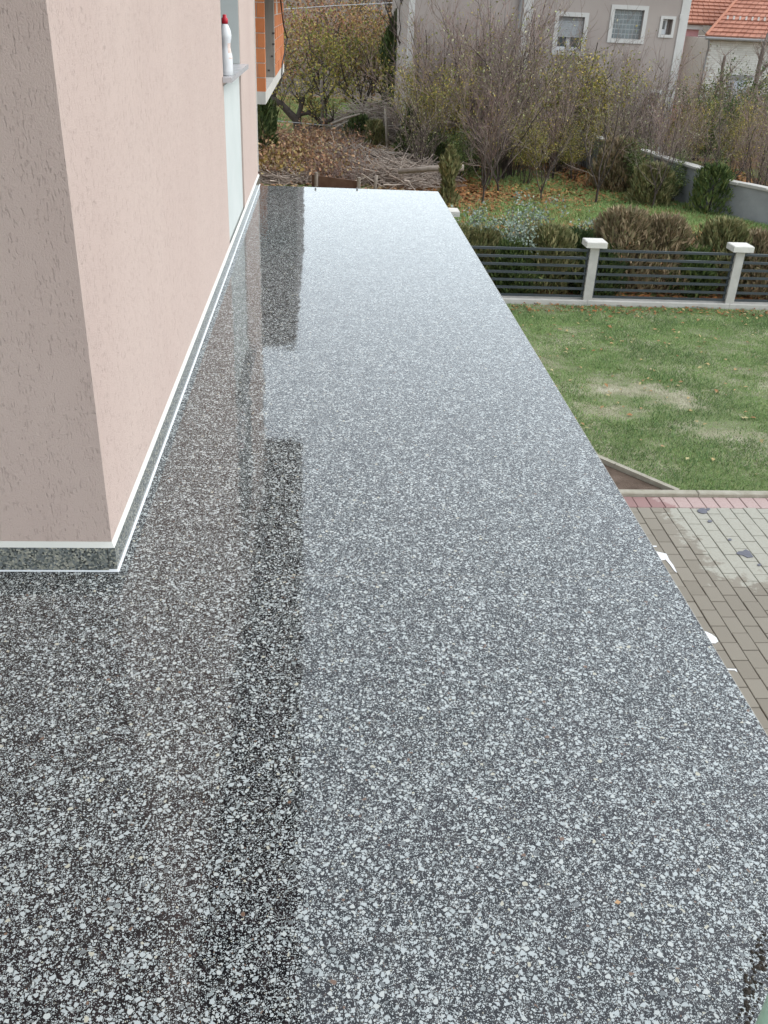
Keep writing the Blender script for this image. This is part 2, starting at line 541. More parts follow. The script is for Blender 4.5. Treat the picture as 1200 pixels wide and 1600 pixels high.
HILLM = ground_mat('hill_ground', [(0.35, (0.128, 0.105, 0.083)), (0.65, (0.210, 0.173, 0.135))], 0.1, 1.5)
PAVG = paving_mat('grey_paver', (0.234, 0.205, 0.160), (0.288, 0.256, 0.204), True)
PAVR = paving_mat('red_paver', (0.287, 0.167, 0.154), (0.352, 0.212, 0.196), 'red')
KERB = simple('weathered_kerb', (0.30, 0.275, 0.21), (0.42, 0.39, 0.32), 0.9, 9, 0.4, 60)
SPLASH = simple('plaster_splash', (0.74, 0.75, 0.76), (0.82, 0.83, 0.84), 0.6, 20)
OIL = simple('oil_spot', (0.082, 0.082, 0.105), (0.140, 0.140, 0.164), 0.5, 20)
BOTTLE = simple('bottle_plastic', (0.682, 0.699, 0.708), (0.716, 0.734, 0.743), 0.35, 20)
REDCAP = simple('red_cap', (0.45, 0.015, 0.03), (0.52, 0.02, 0.04), 0.4, 20)
GREENP = simple('green_pipe', (0.52, 0.78, 0.56), (0.58, 0.80, 0.62), 0.35, 12)
WIRE = simple('wire', (0.40, 0.40, 0.42), (0.52, 0.52, 0.54), 0.5, 6)
WIRED = simple('dark_wire', (0.03, 0.03, 0.03), (0.05, 0.05, 0.05), 0.6, 6)

G = -3.0

# ------------------------------------------------------------------ setting: ground
def sheet(name, xs, ys, zf, mat):
    X, Y = np.meshgrid(xs, ys)
    Z = zf(X, Y)
    V = np.stack([X, Y, Z], -1).reshape(-1, 3)
    nx = len(xs)
    i, j = np.meshgrid(np.arange(nx - 1), np.arange(len(ys) - 1))
    a = (j * nx + i).ravel()
    F = np.stack([a, a + 1, a + nx + 1, a + nx], 1)
    return tag(link(name, np_mesh(name, V, F, mat, True)), kind='structure')


def terrain(X, Y):
    z = np.full(X.shape, G - 0.16)
    d = np.clip(Y - 55, 0, None)
    z = z + d * 0.15 + np.clip(Y - 75, 0, 150) * 0.035
    z = z + (vnoise(X, Y, 0.05, 3) - 0.5) * np.clip((Y - 50) / 40, 0, 1) * 6
    return z


sheet('hillside', np.linspace(-260, 260, 66), np.concatenate([np.linspace(-160, 40, 12), np.linspace(44, 420, 60)]), terrain, HILLM)
garden = MB().box(-14, 40, 15.46, 54, G - 0.02, G + 0.0)
struct('garden_ground', garden, GARDEN)
kerbY0, kerbY1 = 8.245, 8.335
lx0, lx1 = 0.8, 16
# lawn with a cut corner for the soil bed
pA, pB = at(945, 725, 2, G), at(1050, 770, 2, G)
dirv = _n((pB - pA)[:2])
q0 = (pA[:2] - dirv * (pA[0] - 1.2) / dirv[0])
lawn_poly = [(q0[0], q0[1]), (3.80, kerbY1), (lx1, kerbY1), (lx1, 15.30), (q0[0], 15.30)]
mb = MB()
mb.prism(lawn_poly, G - 0.05, G)
struct('lawn', mb, LAWN)
mb = MB().prism([(q0[0], kerbY1), (3.78, kerbY1), (q0[0], q0[1] - 0.02)], G - 0.08, G - 0.02)
struct('soil_bed', mb, SOIL)
mb = MB().box(-14, 16, -12, kerbY0, G - 0.12, G - 0.058)
struct('paving_bed', mb, SOIL)

# paving blocks
BW, BL = 0.1415, 0.2265
pav = link('paving', None)
tag(pav, kind='structure')
blk = MB().bevel_box(0.002, BW - 0.004, 0.002, BL - 0.004, -0.06, 0.0, 0.004).mesh('paving_block', PAVG)
rest = MB()
cnt = 0
for i in range(-18, 40):
    x = 3.257 + i * BW
    off = (0.079 + i * 0.083) % BL if i % 2 else (0.0 + (i // 2) * 0.012)
    off = BL / 2 * (i % 2) + random.uniform(-0.012, 0.012)
    yy = 8.01 - off
    first = True
    jumped = False
    while yy > 1.0:
        y0 = yy - BL
        if not jumped and y0 < 4.622:
            rest.bevel_box(x + 0.002, x + BW - 0.002, 4.622, yy - 0.002, G - 0.06, G + random.uniform(-0.002, 0.002))
            yy = 4.39
            jumped = True
            continue
        vis = x + BW > 3.08 and 4.55 < y0 + BL and (x - 3.1) < (y0 - 4.4) * 0.47 + 0.35
        if vis and cnt < 290:
            o = link('paving_block', blk, pav)
            o.location = (x, y0, G + random.uniform(-0.0025, 0.0025))
            o.rotation_euler = (random.uniform(-.004, .004), random.uniform(-.004, .004), random.uniform(-.006, .006))
            cnt += 1
        else:
            rest.bevel_box(x + 0.002, x + BW - 0.002, y0 + 0.002, y0 + BL - 0.002, G - 0.06, G + random.uniform(-0.002, 0.002))
        yy = y0
    if off > 0.02:      # cut block against the border
        o = link('cut_block', MB().bevel_box(0.002, BW - 0.004, 0.002, off - 0.004, -0.06, 0.0, 0.004).mesh('cut_block', PAVG), pav)
        o.location = (x, 8.01 - off, G + random.uniform(-0.002, 0.002))
print('paving blocks', cnt)
rp = part('outlying_pavers', rest, PAVG, pav)
rp['kind'] = 'stuff'
BR = 0.1455
rblk = MB().bevel_box(0.002, BR - 0.004, 0.002, 0.228, -0.06, 0.0, 0.005).mesh('border_block', PAVR)
for i in range(-19, 24):
    o = link('border_block', rblk, pav)
    o.location = (3.568 + i * BR, 8.012, G + random.uniform(-0.002, 0.003))
    o.rotation_euler = (0, random.uniform(-.006, .006), random.uniform(-.006, .006))
for i in range(-18, 24):
    o = link('border_block', rblk, pav)
    o.location = (3.20 + i * BR, 4.391, G + random.uniform(-0.002, 0.003))
# kerbs
kb = thing('lawn_kerb', 'straight pale concrete edging between red pavers and lawn', 'kerb', (3, 8.29, G))
for i in range(13):
    part('kerb_stone', MB().bevel_box(1.0 + i * 1.0, 1.995 + i * 1.0, kerbY0 + random.uniform(0, .004), kerbY1, G - 0.15, G + 0.04, 0.01), KERB, kb)
kb = thing('bed_kerb', 'slanting pale concrete edging beside the bare soil triangle', 'kerb', (3.5, 8.7, G))
nrm = np.array([-dirv[1], dirv[0]])
e1 = np.array([3.79, kerbY1]); L = 0
for i in range(4):
    a = e1 - dirv * (i * 0.8); c = e1 - dirv * (i * 0.8 + 0.795)
    poly = [a - nrm * 0.005, a + nrm * 0.055, c + nrm * 0.055, c - nrm * 0.005]
    part('kerb_stone', MB().prism([tuple(p) for p in poly], G - 0.1, G + 0.03), KERB, kb)

# ------------------------------------------------------------------ terrace slab
SR = 1.011
SEAM = 2.136
slab = part('terrace', MB().prism([(-9, -2.2), (SR - .004, -2.2), (SR - .004, 8.225), (-9, 8.29)], -0.2, -0.031), CONC)
tag(slab, kind='structure')
part('terrazzo_slab', MB().prism([(-9, -2.2), (SR, -2.2), (SR, SEAM - .0008), (-9, SEAM - .0008)], -0.03, 0.0), TERR, slab)
part('terrazzo_slab', MB().prism([(-9, SEAM + .0008), (SR, SEAM + .0008), (SR, 8.235), (-9, 8.305)], -0.03, 0.0), TERR, slab)
part('joint', MB().box(-.53, SR - .003, SEAM - .0007, SEAM + .0007, -0.03, -0.0003), CONC, slab)
part('edge_strip', MB().box(SR + .0005, SR + .005, -2.2, 8.22, -0.032, -0.005), CONC, slab)
part('lower_wall', MB().box(-9, 0.72, -2.0, 7.9, G - 0.1, -0.2), PINK, slab)

# ------------------------------------------------------------------ the pink house
WN, WF = np.array([-0.5645, 2.1645]), np.array([-0.546, 8.27])
def wx(y): return WN[0] + (WF[0] - WN[0]) * (y - WN[1]) / (WF[1] - WN[1])
house = thing('pink_house', 'pink plastered house wall with granite skirting beside the terrazzo terrace', 'house', (-4, 5, 0))
HT = 2.8
oy0, oy1 = 5.66, 6.83           # opening
oz0, oz1 = 0.985, 2.3
px0 = 5.76                        # infill panel
back = -9.0
wmb = MB()
def wallseg(y0, y1, z0, z1, inset=0.0):
    wmb.prism([(back, y0), (wx(y0) - inset, y0), (wx(y1) - inset, y1), (back, y1)], z0, z1)
wallseg(WN[1], oy0, 0, HT)
wallseg(oy1, WF[1], 0, HT)
wallseg(oy0, oy1, oz1, HT)
wallseg(oy0, oy1, 0, oz0, 0.022)
part('wall', wmb, PINK, house)
part('infill_panel', MB().prism([(wx(oy0) - .03, oy0 + .002), (wx(oy0) - .012, oy0 + .002), (wx(oy1) - .012, oy1 - .002), (wx(oy1) - .03, oy1 - .002)], 0.04, oz0 - .03), PANELW, house)
# window in the opening
win = part('window', MB().box(-.80, -.74, oy0 + .002, oy0 + .07, oz0, oz1).box(-.80, -.74, oy1 - .07, oy1 - .002, oz0, oz1).box(-.80, -.74, oy0 + .07, oy1 - .07, oz0, oz0 + .07), DARKFRAME, house)
part('pane', MB().box(-.775, -.765, oy0 + .07, oy1 - .07, oz0 + .07, oz1), PANE, win)
part('reveal', MB().prism([(-.74, oy1 - .016), (wx(oy1) - .004, oy1 - .016), (wx(oy1) - .004, oy1 - .001), (-.74, oy1 - .001)], oz0 + .03, oz1 - .002), PANELW, house)
part('shutter_guide', MB().box(-.63, -.60, oy0 + .001, oy0 + .03, oz0 + .03, oz1 - .002), DARKFRAME, house)
part('window_sill', MB().prism([(-.78, oy0 - .0), (wx(oy0) + .002, oy0 - .0), (wx(oy0) + .002, oy0 - .05), (wx(oy0) + .05, oy0 - .05), (wx(oy1) + .05, oy1 + .05), (wx(oy1) + .002, oy1 + .05), (wx(oy1) + .002, oy1), (-.78, oy1)], oz0, oz0 + .028), MARBLE, house)
part('corner_bead', MB().box(wx(8.2) - .012, wx(8.2) + .006, 8.262, 8.282, .11, HT), WHITE, house)
# skirting tiles, with white filler above and a sealant bead at the floor
PN, PF = np.array([-0.556, 2.156]), np.array([-0.534, 8.284])
def pxo(y): return PN[0] + (PF[0] - PN[0]) * (y - PN[1]) / (PF[1] - PN[1])
SK = 0.076
ny = 10
for i in range(ny):
    y0 = PN[1] + (PF[1] - PN[1]) * i / ny + (.0012 if i else 0)
    y1 = PN[1] + (PF[1] - PN[1]) * (i + 1) / ny - .0012
    part('skirting_tile', MB().prism([(pxo(y0) - .02, y0), (pxo(y0), y0), (pxo(y1), y1), (pxo(y1) - .02, y1)], 0.001, SK), GRANITE, house)
for i in range(6):
    x1 = PN[0] - .0215 - i * 0.61
    part('skirting_tile', MB().box(x1 - 0.608, x1, 2.153, 2.173, 0.001, SK), GRANITE, house)
part('filler', MB().add([(pxo(2.153) , 2.153, SK + .0), (pxo(8.284), 8.284, SK), (wx(8.27), 8.284, SK + .013), (wx(2.1645), 2.1645, SK + .013),
                         (-4.2, 2.153, SK), (-4.2, 2.1645, SK + .013), (pxo(2.153) - .06, 8.29, SK), (-4.2, 2.2, SK)],
                        [(0, 1, 2, 3), (4, 0, 3, 5)]), WHITE, house)
part('sealant_bead', MB().add([(pxo(2.153) + .0055, 2.149, .0008), (pxo(8.284) + .0055, 8.286, .0008), (pxo(8.284) - .001, 8.286, .006), (pxo(2.153) - .001, 2.1555, .006),
                               (-4.2, 2.149, .0008), (-4.2, 2.1555, .006)], [(0, 1, 2, 3), (4, 0, 3, 5)]), SEAL, house)
# eaves and roof
EX0, EX1 = -0.145, -0.262
ye0, ye1 = -1.2, 9.22
def ex(y): return EX0 + (EX1 - EX0) * (y - 2.6) / (9.23 - 2.6)
part('soffit', MB().prism([(back, ye0), (ex(ye0) - .02, ye0), (ex(ye1) - .02, ye1 - .02), (back, ye1 - .02)], HT, HT + .03), SOFFIT, house)
part('fascia', MB().prism([(ex(ye0) - .018, ye0), (ex(ye0), ye0), (ex(ye1), ye1), (ex(ye1) - .018, ye1)], HT - .02, HT + .2), SOFFIT, house)
part('gutter', MB().tube([(ex(ye0) + .03, ye0, HT + .12), (ex(ye1) + .03, ye1, HT + .10)], [.045, .045], 10), PIPE, house)
part('roof', MB().add([(ex(ye0), ye0, HT + .2), (ex(ye1), ye1, HT + .2), (-4.5, ye1, HT + 1.8), (-4.5, ye0, HT + 1.8), (back, ye0, HT + .2), (back, ye1, HT + .2)],
                      [(0, 1, 2, 3), (3, 2, 5, 4), (1, 5, 2), (0, 3, 4)]), ROOFOLD, house)

# bottle on the sill
bc = np.array([-0.541, 5.735]); bz = oz0 + .0285
bt = thing('bleach_bottle', 'white plastic bleach bottle with red cap on the window sill', 'bottle', (bc[0], bc[1], bz))
prof = [(.030, 0), (.036, .006), (.037, .03), (.0365, .075), (.036, .10), (.029, .125), (.0255, .145), (.027, .165), (.0335, .19), (.034, .205), (.030, .228), (.020, .25), (.0145, .258)]
part('body', MB().lathe([(r, z + bz) for r, z in prof], bc[0], bc[1], 24, 1, 1.15), BOTTLE, bt, True)
part('cap', MB().lathe([(.0175, bz + .2585), (.0175, bz + .285), (.011, bz + .289), (.0105, bz + .302), (.008, bz + .304)], bc[0], bc[1], 18), REDCAP, bt, True)
lb = MB()
nlb = 12
v = []
for k in range(nlb + 1):
    a = R(-60 + 100 * k / nlb)
    for zz, rr in ((.088, .0371), (.125, .0296), (.145, .0262), (.165, .0278)):
        v.append((bc[0] + rr * math.cos(a), bc[1] + rr * 1.15 * math.sin(a), bz + zz))
lb.add(v, [(4 * k + j, 4 * k + 4 + j, 4 * k + 5 + j, 4 * k + 1 + j) for k in range(nlb) for j in range(3)])
part('label', lb, simple('bottle_label', (0.62, 0.45, 0.38), (0.75, 0.66, 0.6), 0.5, 60), bt, True)

# green pipe at the near edge, crumbs of dirt round its foot
gp = at(1161, 1655, 2, 0.0) + np.array([0.036, 0, 0])
pipe = thing('green_pipe', 'pale green plastic pipe standing upright on the terrazzo edge', 'pipe', (gp[0], gp[1], 0))
part('tube', MB().lathe([(.029, .0005), (.030, .0015), (.030, .004), (.030, .1), (.030, .3), (.030, .6), (.030, 1.015), (.030, 1.018), (.028, 1.02)], gp[0], gp[1], 24), GREENP, pipe, True)
part('collar', MB().lathe([(.033, .0), (.0345, .001), (.0345, .004), (.0345, .026), (.0345, .03), (.0305, .036)], gp[0], gp[1], 24), GREENP, pipe, True)
dm = MB()
for k in range(95):
    tt = random.random()
    c0 = at(1196 - 34 * tt + random.gauss(0, 8), 1452 + 150 * tt, 2, 0.0)
    r = random.uniform(.001, .0042)
    if random.random() < .12: r *= 1.8
    base = [(c0[0] + r * math.cos(a) * random.uniform(.7, 1.2), c0[1] + r * math.sin(a) * random.uniform(.7, 1.2), 0.0005) for a in (0, 1.26, 2.5, 3.77, 5.0)]
    dm.add(base + [(c0[0], c0[1], r * random.uniform(.4, .8))], [(0, 1, 5), (1, 2, 5), (2, 3, 5), (3, 4, 5), (4, 0, 5)])
tag(part('dirt_crumbs', dm, simple('wet_dirt', (.018, .014, .010), (.05, .038, .028), .9, 60, .5, 200)), kind='stuff')
lf = at(965, 1411, 2, 0)
tag(part('fallen_leaf', MB().add([(lf[0] - .006, lf[1], .001), (lf[0], lf[1] - .004, .002), (lf[0] + .007, lf[1] + .001, .001), (lf[0], lf[1] + .005, .003)], [(0, 1, 2, 3)]), L_DRY), 'tiny dry brown leaf lying alone on the terrazzo', 'leaf')
for k, (a, b_) in enumerate(((493, 297), (558, 297))):
    c0 = at(a, 296, 2, 0)
    tag(part('metal_peg', MB().lathe([(.008, 0), (.008, .008), (.006, .01), (.006, .014)], c0[0], c0[1], 10), PIPE),
        ['small dark metal peg on terrace far edge, nearer the pink wall', 'small dark metal peg on terrace far edge, nearer the free corner'][k], 'peg', 'pegs at the far edge of the terrace')

# splashes and oil spots on the paving
def blot(name, pts, mat, label, cat, z=G + 0.006):
    P = [at(a, b_, 2, G)[:2] for a, b_ in pts]
    if sum((P[i][0] * P[(i + 1) % len(P)][1] - P[(i + 1) % len(P)][0] * P[i][1]) for i in range(len(P))) < 0: P = P[::-1]
    tag(part(name, MB().prism([tuple(p) for p in P], G + .003, z), mat), label, cat)
blot('plaster_splash', [(1016, 861), (1024, 862), (1041, 866), (1046, 876), (1052, 884), (1058, 896), (1054, 893), (1046, 882), (1040, 875), (1034, 876), (1024, 874), (1012, 868)], SPLASH, 'streaky white plaster splash with a curved tail on paving', 'splash')
blot('plaster_splash', [(1090, 984), (1104, 988), (1112, 992), (1119, 997), (1122, 1003), (1117, 1006), (1106, 1005), (1098, 1002)], SPLASH, 'round white plaster blob on the grey paving', 'splash')
blot('plaster_splash', [(1126, 1045), (1150, 1046), (1152, 1051), (1147, 1048), (1126, 1047)], SPLASH, 'thin white plaster line across one grey paver', 'splash')
blot('plaster_splash', [(1012, 853), (1026, 853.5), (1026, 855), (1012, 855)], SPLASH, 'short white plaster dash on paving by the slab edge', 'splash')
blot('oil_stain', [(1150, 865), (1154, 862), (1160, 862), (1165, 859), (1171, 862), (1177, 871), (1168, 872), (1160, 868), (1153, 867)], OIL, 'larger black oil stain on the whitened pavers', 'stain')
for k, (a, b_, r, lab) in enumerate(((1098, 799, 5, 'oblong black oil drip near the red paver border'), (1106, 796, 2.2, 'tiny black oil drip just right of the oblong one'), (1109, 815, 2.4, 'small black oil drip between two whitened pavers below the oblong one'), (1140, 844, 2, 'tiny black oil drip above the larger stain'), (1186, 883, 2, 'tiny black oil drip beyond the larger stain, by the frame edge'))):
    blot('oil_drip', [(a + r * 1.5 * math.cos(q) * random.uniform(.8, 1.2), b_ + r * .9 * math.sin(q) * random.uniform(.8, 1.2)) for q in np.arange(0, 6.2, 0.7)], OIL, lab, 'stain')

# ------------------------------------------------------------------ fence
FY = 15.34
fence = thing('garden_fence', 'anthracite slatted metal fence between concrete posts behind the lawn', 'fence', (4.6, FY, G))
PX = [-0.4, 2.08, 4.60, 7.13, 9.66, 12.2, 14.7]
for i in range(len(PX) - 1):
    a, c = PX[i], PX[i + 1]
    part('base_wall', MB().bevel_box(a + .002, c - .002, FY - .10, FY + .10, G - .2, G + .09 + random.uniform(-.008, .004), .012), CONCPALE, fence)
postmb = None
for i, x in enumerate(PX):
    z1 = -2.005
    p = part('post', MB().bevel_box(x - .075, x + .075, FY - .076, FY + .076, G + .05, z1, .004), CONCPALE, fence)
    part('cap', MB().bevel_box(x - .175, x + .175, FY - .165, FY + .165, z1 + .001, z1 + .10, .012), CAPW, p)
for i in range(len(PX) - 1):
    a, c = PX[i] + .078, PX[i + 1] - .078
    part('stile', MB().box(a, a + .035, FY - .012, FY + .012, G + .12, -2.045), RAIL, fence)
    part('stile', MB().box(c - .035, c, FY - .012, FY + .012, G + .12, -2.045), RAIL, fence)
    for k in range(7):
        z = -2.055 - k * 0.131 + random.uniform(-.003, .003)
        sag = random.uniform(-.006, .006)
        th = .040
        part('rail', MB().hull8([(a + .002, FY - .038, z - th), (c - .002, FY - .038, z - th + sag), (c - .002, FY - .0125, z - th + sag), (a + .002, FY - .0125, z - th)],
                                [(a + .002, FY - .038, z), (c - .002, FY - .038, z + sag), (c - .002, FY - .0125, z + sag), (a + .002, FY - .0125, z)]), RAIL, fence)
cp = at(701, 334, 2, -2.0)
bp_ = thing('boundary_post', 'single concrete post with square cap behind the terrace corner', 'post', (cp[0], cp[1], G))
pp = part('shaft', MB().bevel_box(cp[0] - .08, cp[0] + .08, cp[1] - .08, cp[1] + .08, G, -2.02, .004), CONCPALE, bp_)
part('cap', MB().bevel_box(cp[0] - .19, cp[0] + .19, cp[1] - .18, cp[1] + .18, -2.019, -1.92, .012), CAPW, bp_)

# ------------------------------------------------------------------ retaining wall
rw = thing('retaining_wall', 'stepped grey concrete garden wall with crumbling pale coping', 'wall', (10, 26, G))
wa, wb_ = at(955, 224, 2, -2.05), at(1094, 266, 2, -2.05)
dw = _n((wb_ - wa)[:2]); nw = np.array([dw[1], -dw[0]])
if nw[1] > 0: nw = -nw
def wall_run(a, c, z1, t=.2):
    poly = [a, c, c - nw * t, a - nw * t]
    if sum((poly[i][0] * poly[(i + 1) % 4][1] - poly[(i + 1) % 4][0] * poly[i][1]) for i in range(4)) < 0: poly = poly[::-1]
    part('wall_panel', MB().prism([tuple(p) for p in poly], G - .1, z1), CONCWALL, rw)
    d = _n(c - a)
    Ltot = np.linalg.norm(c - a); s = 0
    while s < Ltot - .05:
        l = min(random.uniform(.55, .9), Ltot - s)
        a2, c2 = a + d * s, a + d * (s + l - .015)
        j = random.uniform(-.02, .02)
        poly = [a2 + nw * (.06 + j), c2 + nw * (.06 + j), c2 - nw * (t + .05), a2 - nw * (t + .05)]
        if sum((poly[i][0] * poly[(i + 1) % 4][1] - poly[(i + 1) % 4][0] * poly[i][1]) for i in range(4)) < 0: poly = poly[::-1]
        part('coping_stone', MB().prism([tuple(p) for p in poly], z1 + .001, z1 + random.uniform(.045, .085)), CONCPALE, rw)
        s += l
w0 = wa[:2] - dw * 3.2
wall_run(w0, wb_[:2], -2.05)
w2 = at(1240, 306, 2, -2.2)[:2]
w1 = wb_[:2] + dw * .02
wall_run(w1, w2 + _n(w2 - w1) * 4, -2.22)

# ------------------------------------------------------------------ unfinished brick house
bh = thing('brick_house', 'unfinished orange clay block house on a cantilevered concrete slab', 'house', (-3, 21, G))
BX = -0.962
F1, F2, F3 = 17.0, 20.35, 25.4
zs = 0.03
part('floor_slab', MB().box(-6, BX, F1 - .02, F3, -.165, zs), CONCPALE, bh)
part('lower_wall', MB().box(-6, -1.75, F1 + .9, F3 - .6, G - .1, -.165), RUST, bh)
CH = .222
fb = MB().box(0, .243, 0, .20, 0, CH - .016).mesh('clay_block', CLAY)
# front panel (bricks end at the slab corner, a mortar bed behind)
part('mortar_bed', MB().box(-5, BX - .006, F1 + .012, F1 + .2, zs, 2.4), MORTAR, bh)
for r_ in range(11):
    for c_ in range(5):
        x1 = BX - .0 - c_ * .257 - (.128 if r_ % 2 else 0)
        if r_ % 2 and c_ == 0:
            part('clay_block', MB().box(BX - .118, BX, F1, F1 + .21, zs + r_ * CH, zs + r_ * CH + CH - .016), CLAY, bh)
        o = link('clay_block', fb, bh)
        o.location = Vector((x1 - .243, F1 + random.uniform(-.003, .003), zs + r_ * CH)) - origin(bh)
part('column', MB().box(-1.32, BX - .004, F2, F2 + .3, zs + .001, 2.4), FORMCONC, bh)
for (a, b_) in ((427, 52), (427, 69), (420, 110), (425, 88)):
    c0 = at(a, b_, 1, F2)
    part('form_tie', MB().box(c0[0] - .022, c0[0] + .022, F2 - .008, F2 + .002, c0[2] - .016, c0[2] + .016), DARKBOARD, bh)
part('mortar_bed', MB().box(BX - .2, BX - .012, F2 + .302, F3 - .01, zs, 1.60), MORTAR, bh)
sb = MB().box(0, .19, 0, .243, 0, CH - .016).mesh('clay_block', CLAY)
for r_ in range(7):
    for c_ in range(19):
        y0 = F2 + .31 + c_ * .257 + (.128 if r_ % 2 else 0)
        if y0 + .24 > F3: continue
        if r_ >= 5 and 3 <= c_ <= 5: continue
        o = link('clay_block', sb, bh)
        o.location = Vector((BX - .19 + random.uniform(-.003, .003), y0, zs + r_ * CH)) - origin(bh)
part('formwork_box', MB().box(BX + .003, -.435, F1 - .3, F3, 1.64, 2.4), DARKBOARD, bh)
part('roof_eave', MB().box(-6, -.44, F1 - .6, F3 + .3, 2.402, 2.62), DARKBOARD, bh)
part('gable', MB().box(-6, -.47, F1 - .2, F3, 2.622, 4.45), DARKBOARD, bh)
cab = [at(437, -12, 0, BX + .04), at(443, 40, 0, BX + .05), at(449, 60, 0, BX + .12), at(445, 82, 0, BX + .08), at(441, 100, 0, BX + .03), at(440, 122, 0, BX + .02)]
tag(part('hanging_cable', MB().tube(cab, [.016] * 6, 6), WIRED), 'black cable hanging loosely down the clay block wall', 'cable')

# ------------------------------------------------------------------ grey house
GY = 34.0
gh = thing('grey_house', 'large taupe house with white trimmed windows behind the bare thicket', 'house', (7.5, GY, G))
gx0, gx1, gz1 = 2.86, 12.18, 2.7
gw = MB()
holes = [(7.83, 8.70, .30, 1.32), (9.68, 10.68, .74, 1.60), (11.36, 11.70, .92, 1.38), (11.33, 11.66, -1.42, -.86), (7.75, 8.65, -1.75, -.95)]
gxs = sorted({gx0, gx1, *[h[0] for h in holes], *[h[1] for h in holes]})
gzs = sorted({G - .3, gz1, *[h[2] for h in holes], *[h[3] for h in holes]})
for i in range(len(gxs) - 1):
    for j in range(len(gzs) - 1):
        cx, cz = (gxs[i] + gxs[i + 1]) / 2, (gzs[j] + gzs[j + 1]) / 2
        if any(h[0] < cx < h[1] and h[2] < cz < h[3] for h in holes): continue
        gw.add([(gxs[i], GY, gzs[j]), (gxs[i + 1], GY, gzs[j]), (gxs[i + 1], GY, gzs[j + 1]), (gxs[i], GY, gzs[j + 1])], [(0, 1, 2, 3)])
for x0, x1, z0, z1 in holes:
    gw.add([(x0, GY, z0), (x1, GY, z0), (x1, GY, z1), (x0, GY, z1), (x0, GY + .3, z0), (x1, GY + .3, z0), (x1, GY + .3, z1), (x0, GY + .3, z1)],
           [(0, 4, 5, 1), (1, 5, 6, 2), (2, 6, 7, 3), (3, 7, 4, 0), (4, 7, 6, 5)])
gw.add([(gx0, GY, G - .3), (gx1, GY, G - .3), (gx1, GY + 9, G - .3), (gx0, GY + 9, G - .3), (gx0, GY, gz1), (gx1, GY, gz1), (gx1, GY + 9, gz1), (gx0, GY + 9, gz1)],
       [(1, 2, 6, 5), (2, 3, 7, 6), (3, 0, 4, 7), (4, 5, 6, 7)])
part('wall', gw, TAUPE, gh)
part('roof', MB().add([(gx0 - .5, GY - .5, gz1 + .003), (gx1 + .5, GY - .5, gz1 + .003), (gx1 + .5, GY + 9.5, gz1 + .003), (gx0 - .5, GY + 9.5, gz1 + .003), (gx0 + 4, GY + 4.5, gz1 + 1.3), (gx1 - 4, GY + 4.5, gz1 + 1.3)],
                      [(0, 1, 5, 4), (1, 2, 5), (2, 3, 4, 5), (3, 0, 4), (0, 3, 2, 1)]), ROOFOLD, gh)
part('corner_trim', MB().box(gx1 - .26, gx1 + .03, GY - .03, GY + .3, G - .2, gz1 - .002), TRIM, gh)
part('corner_trim', MB().box(gx0 - .03, gx0 + .15, GY - .03, GY + .3, G - .2, gz1 - .002), TRIM, gh)
part('pilaster', MB().box(6.60, 6.92, GY - .035, GY - .002, G - .2, gz1 - .002), TRIM, gh)
part('downpipe', MB().tube([(6.50, GY - .09, gz1), (6.47, GY - .09, 1.7), (6.42, GY - .09, G)], [.055] * 3, 8), PIPE, gh)
part('vent_box', MB().bevel_box(11.98 - .08, 11.98 - .0, GY - .05, GY - .001, 1.40, 1.54), TRIM, gh)
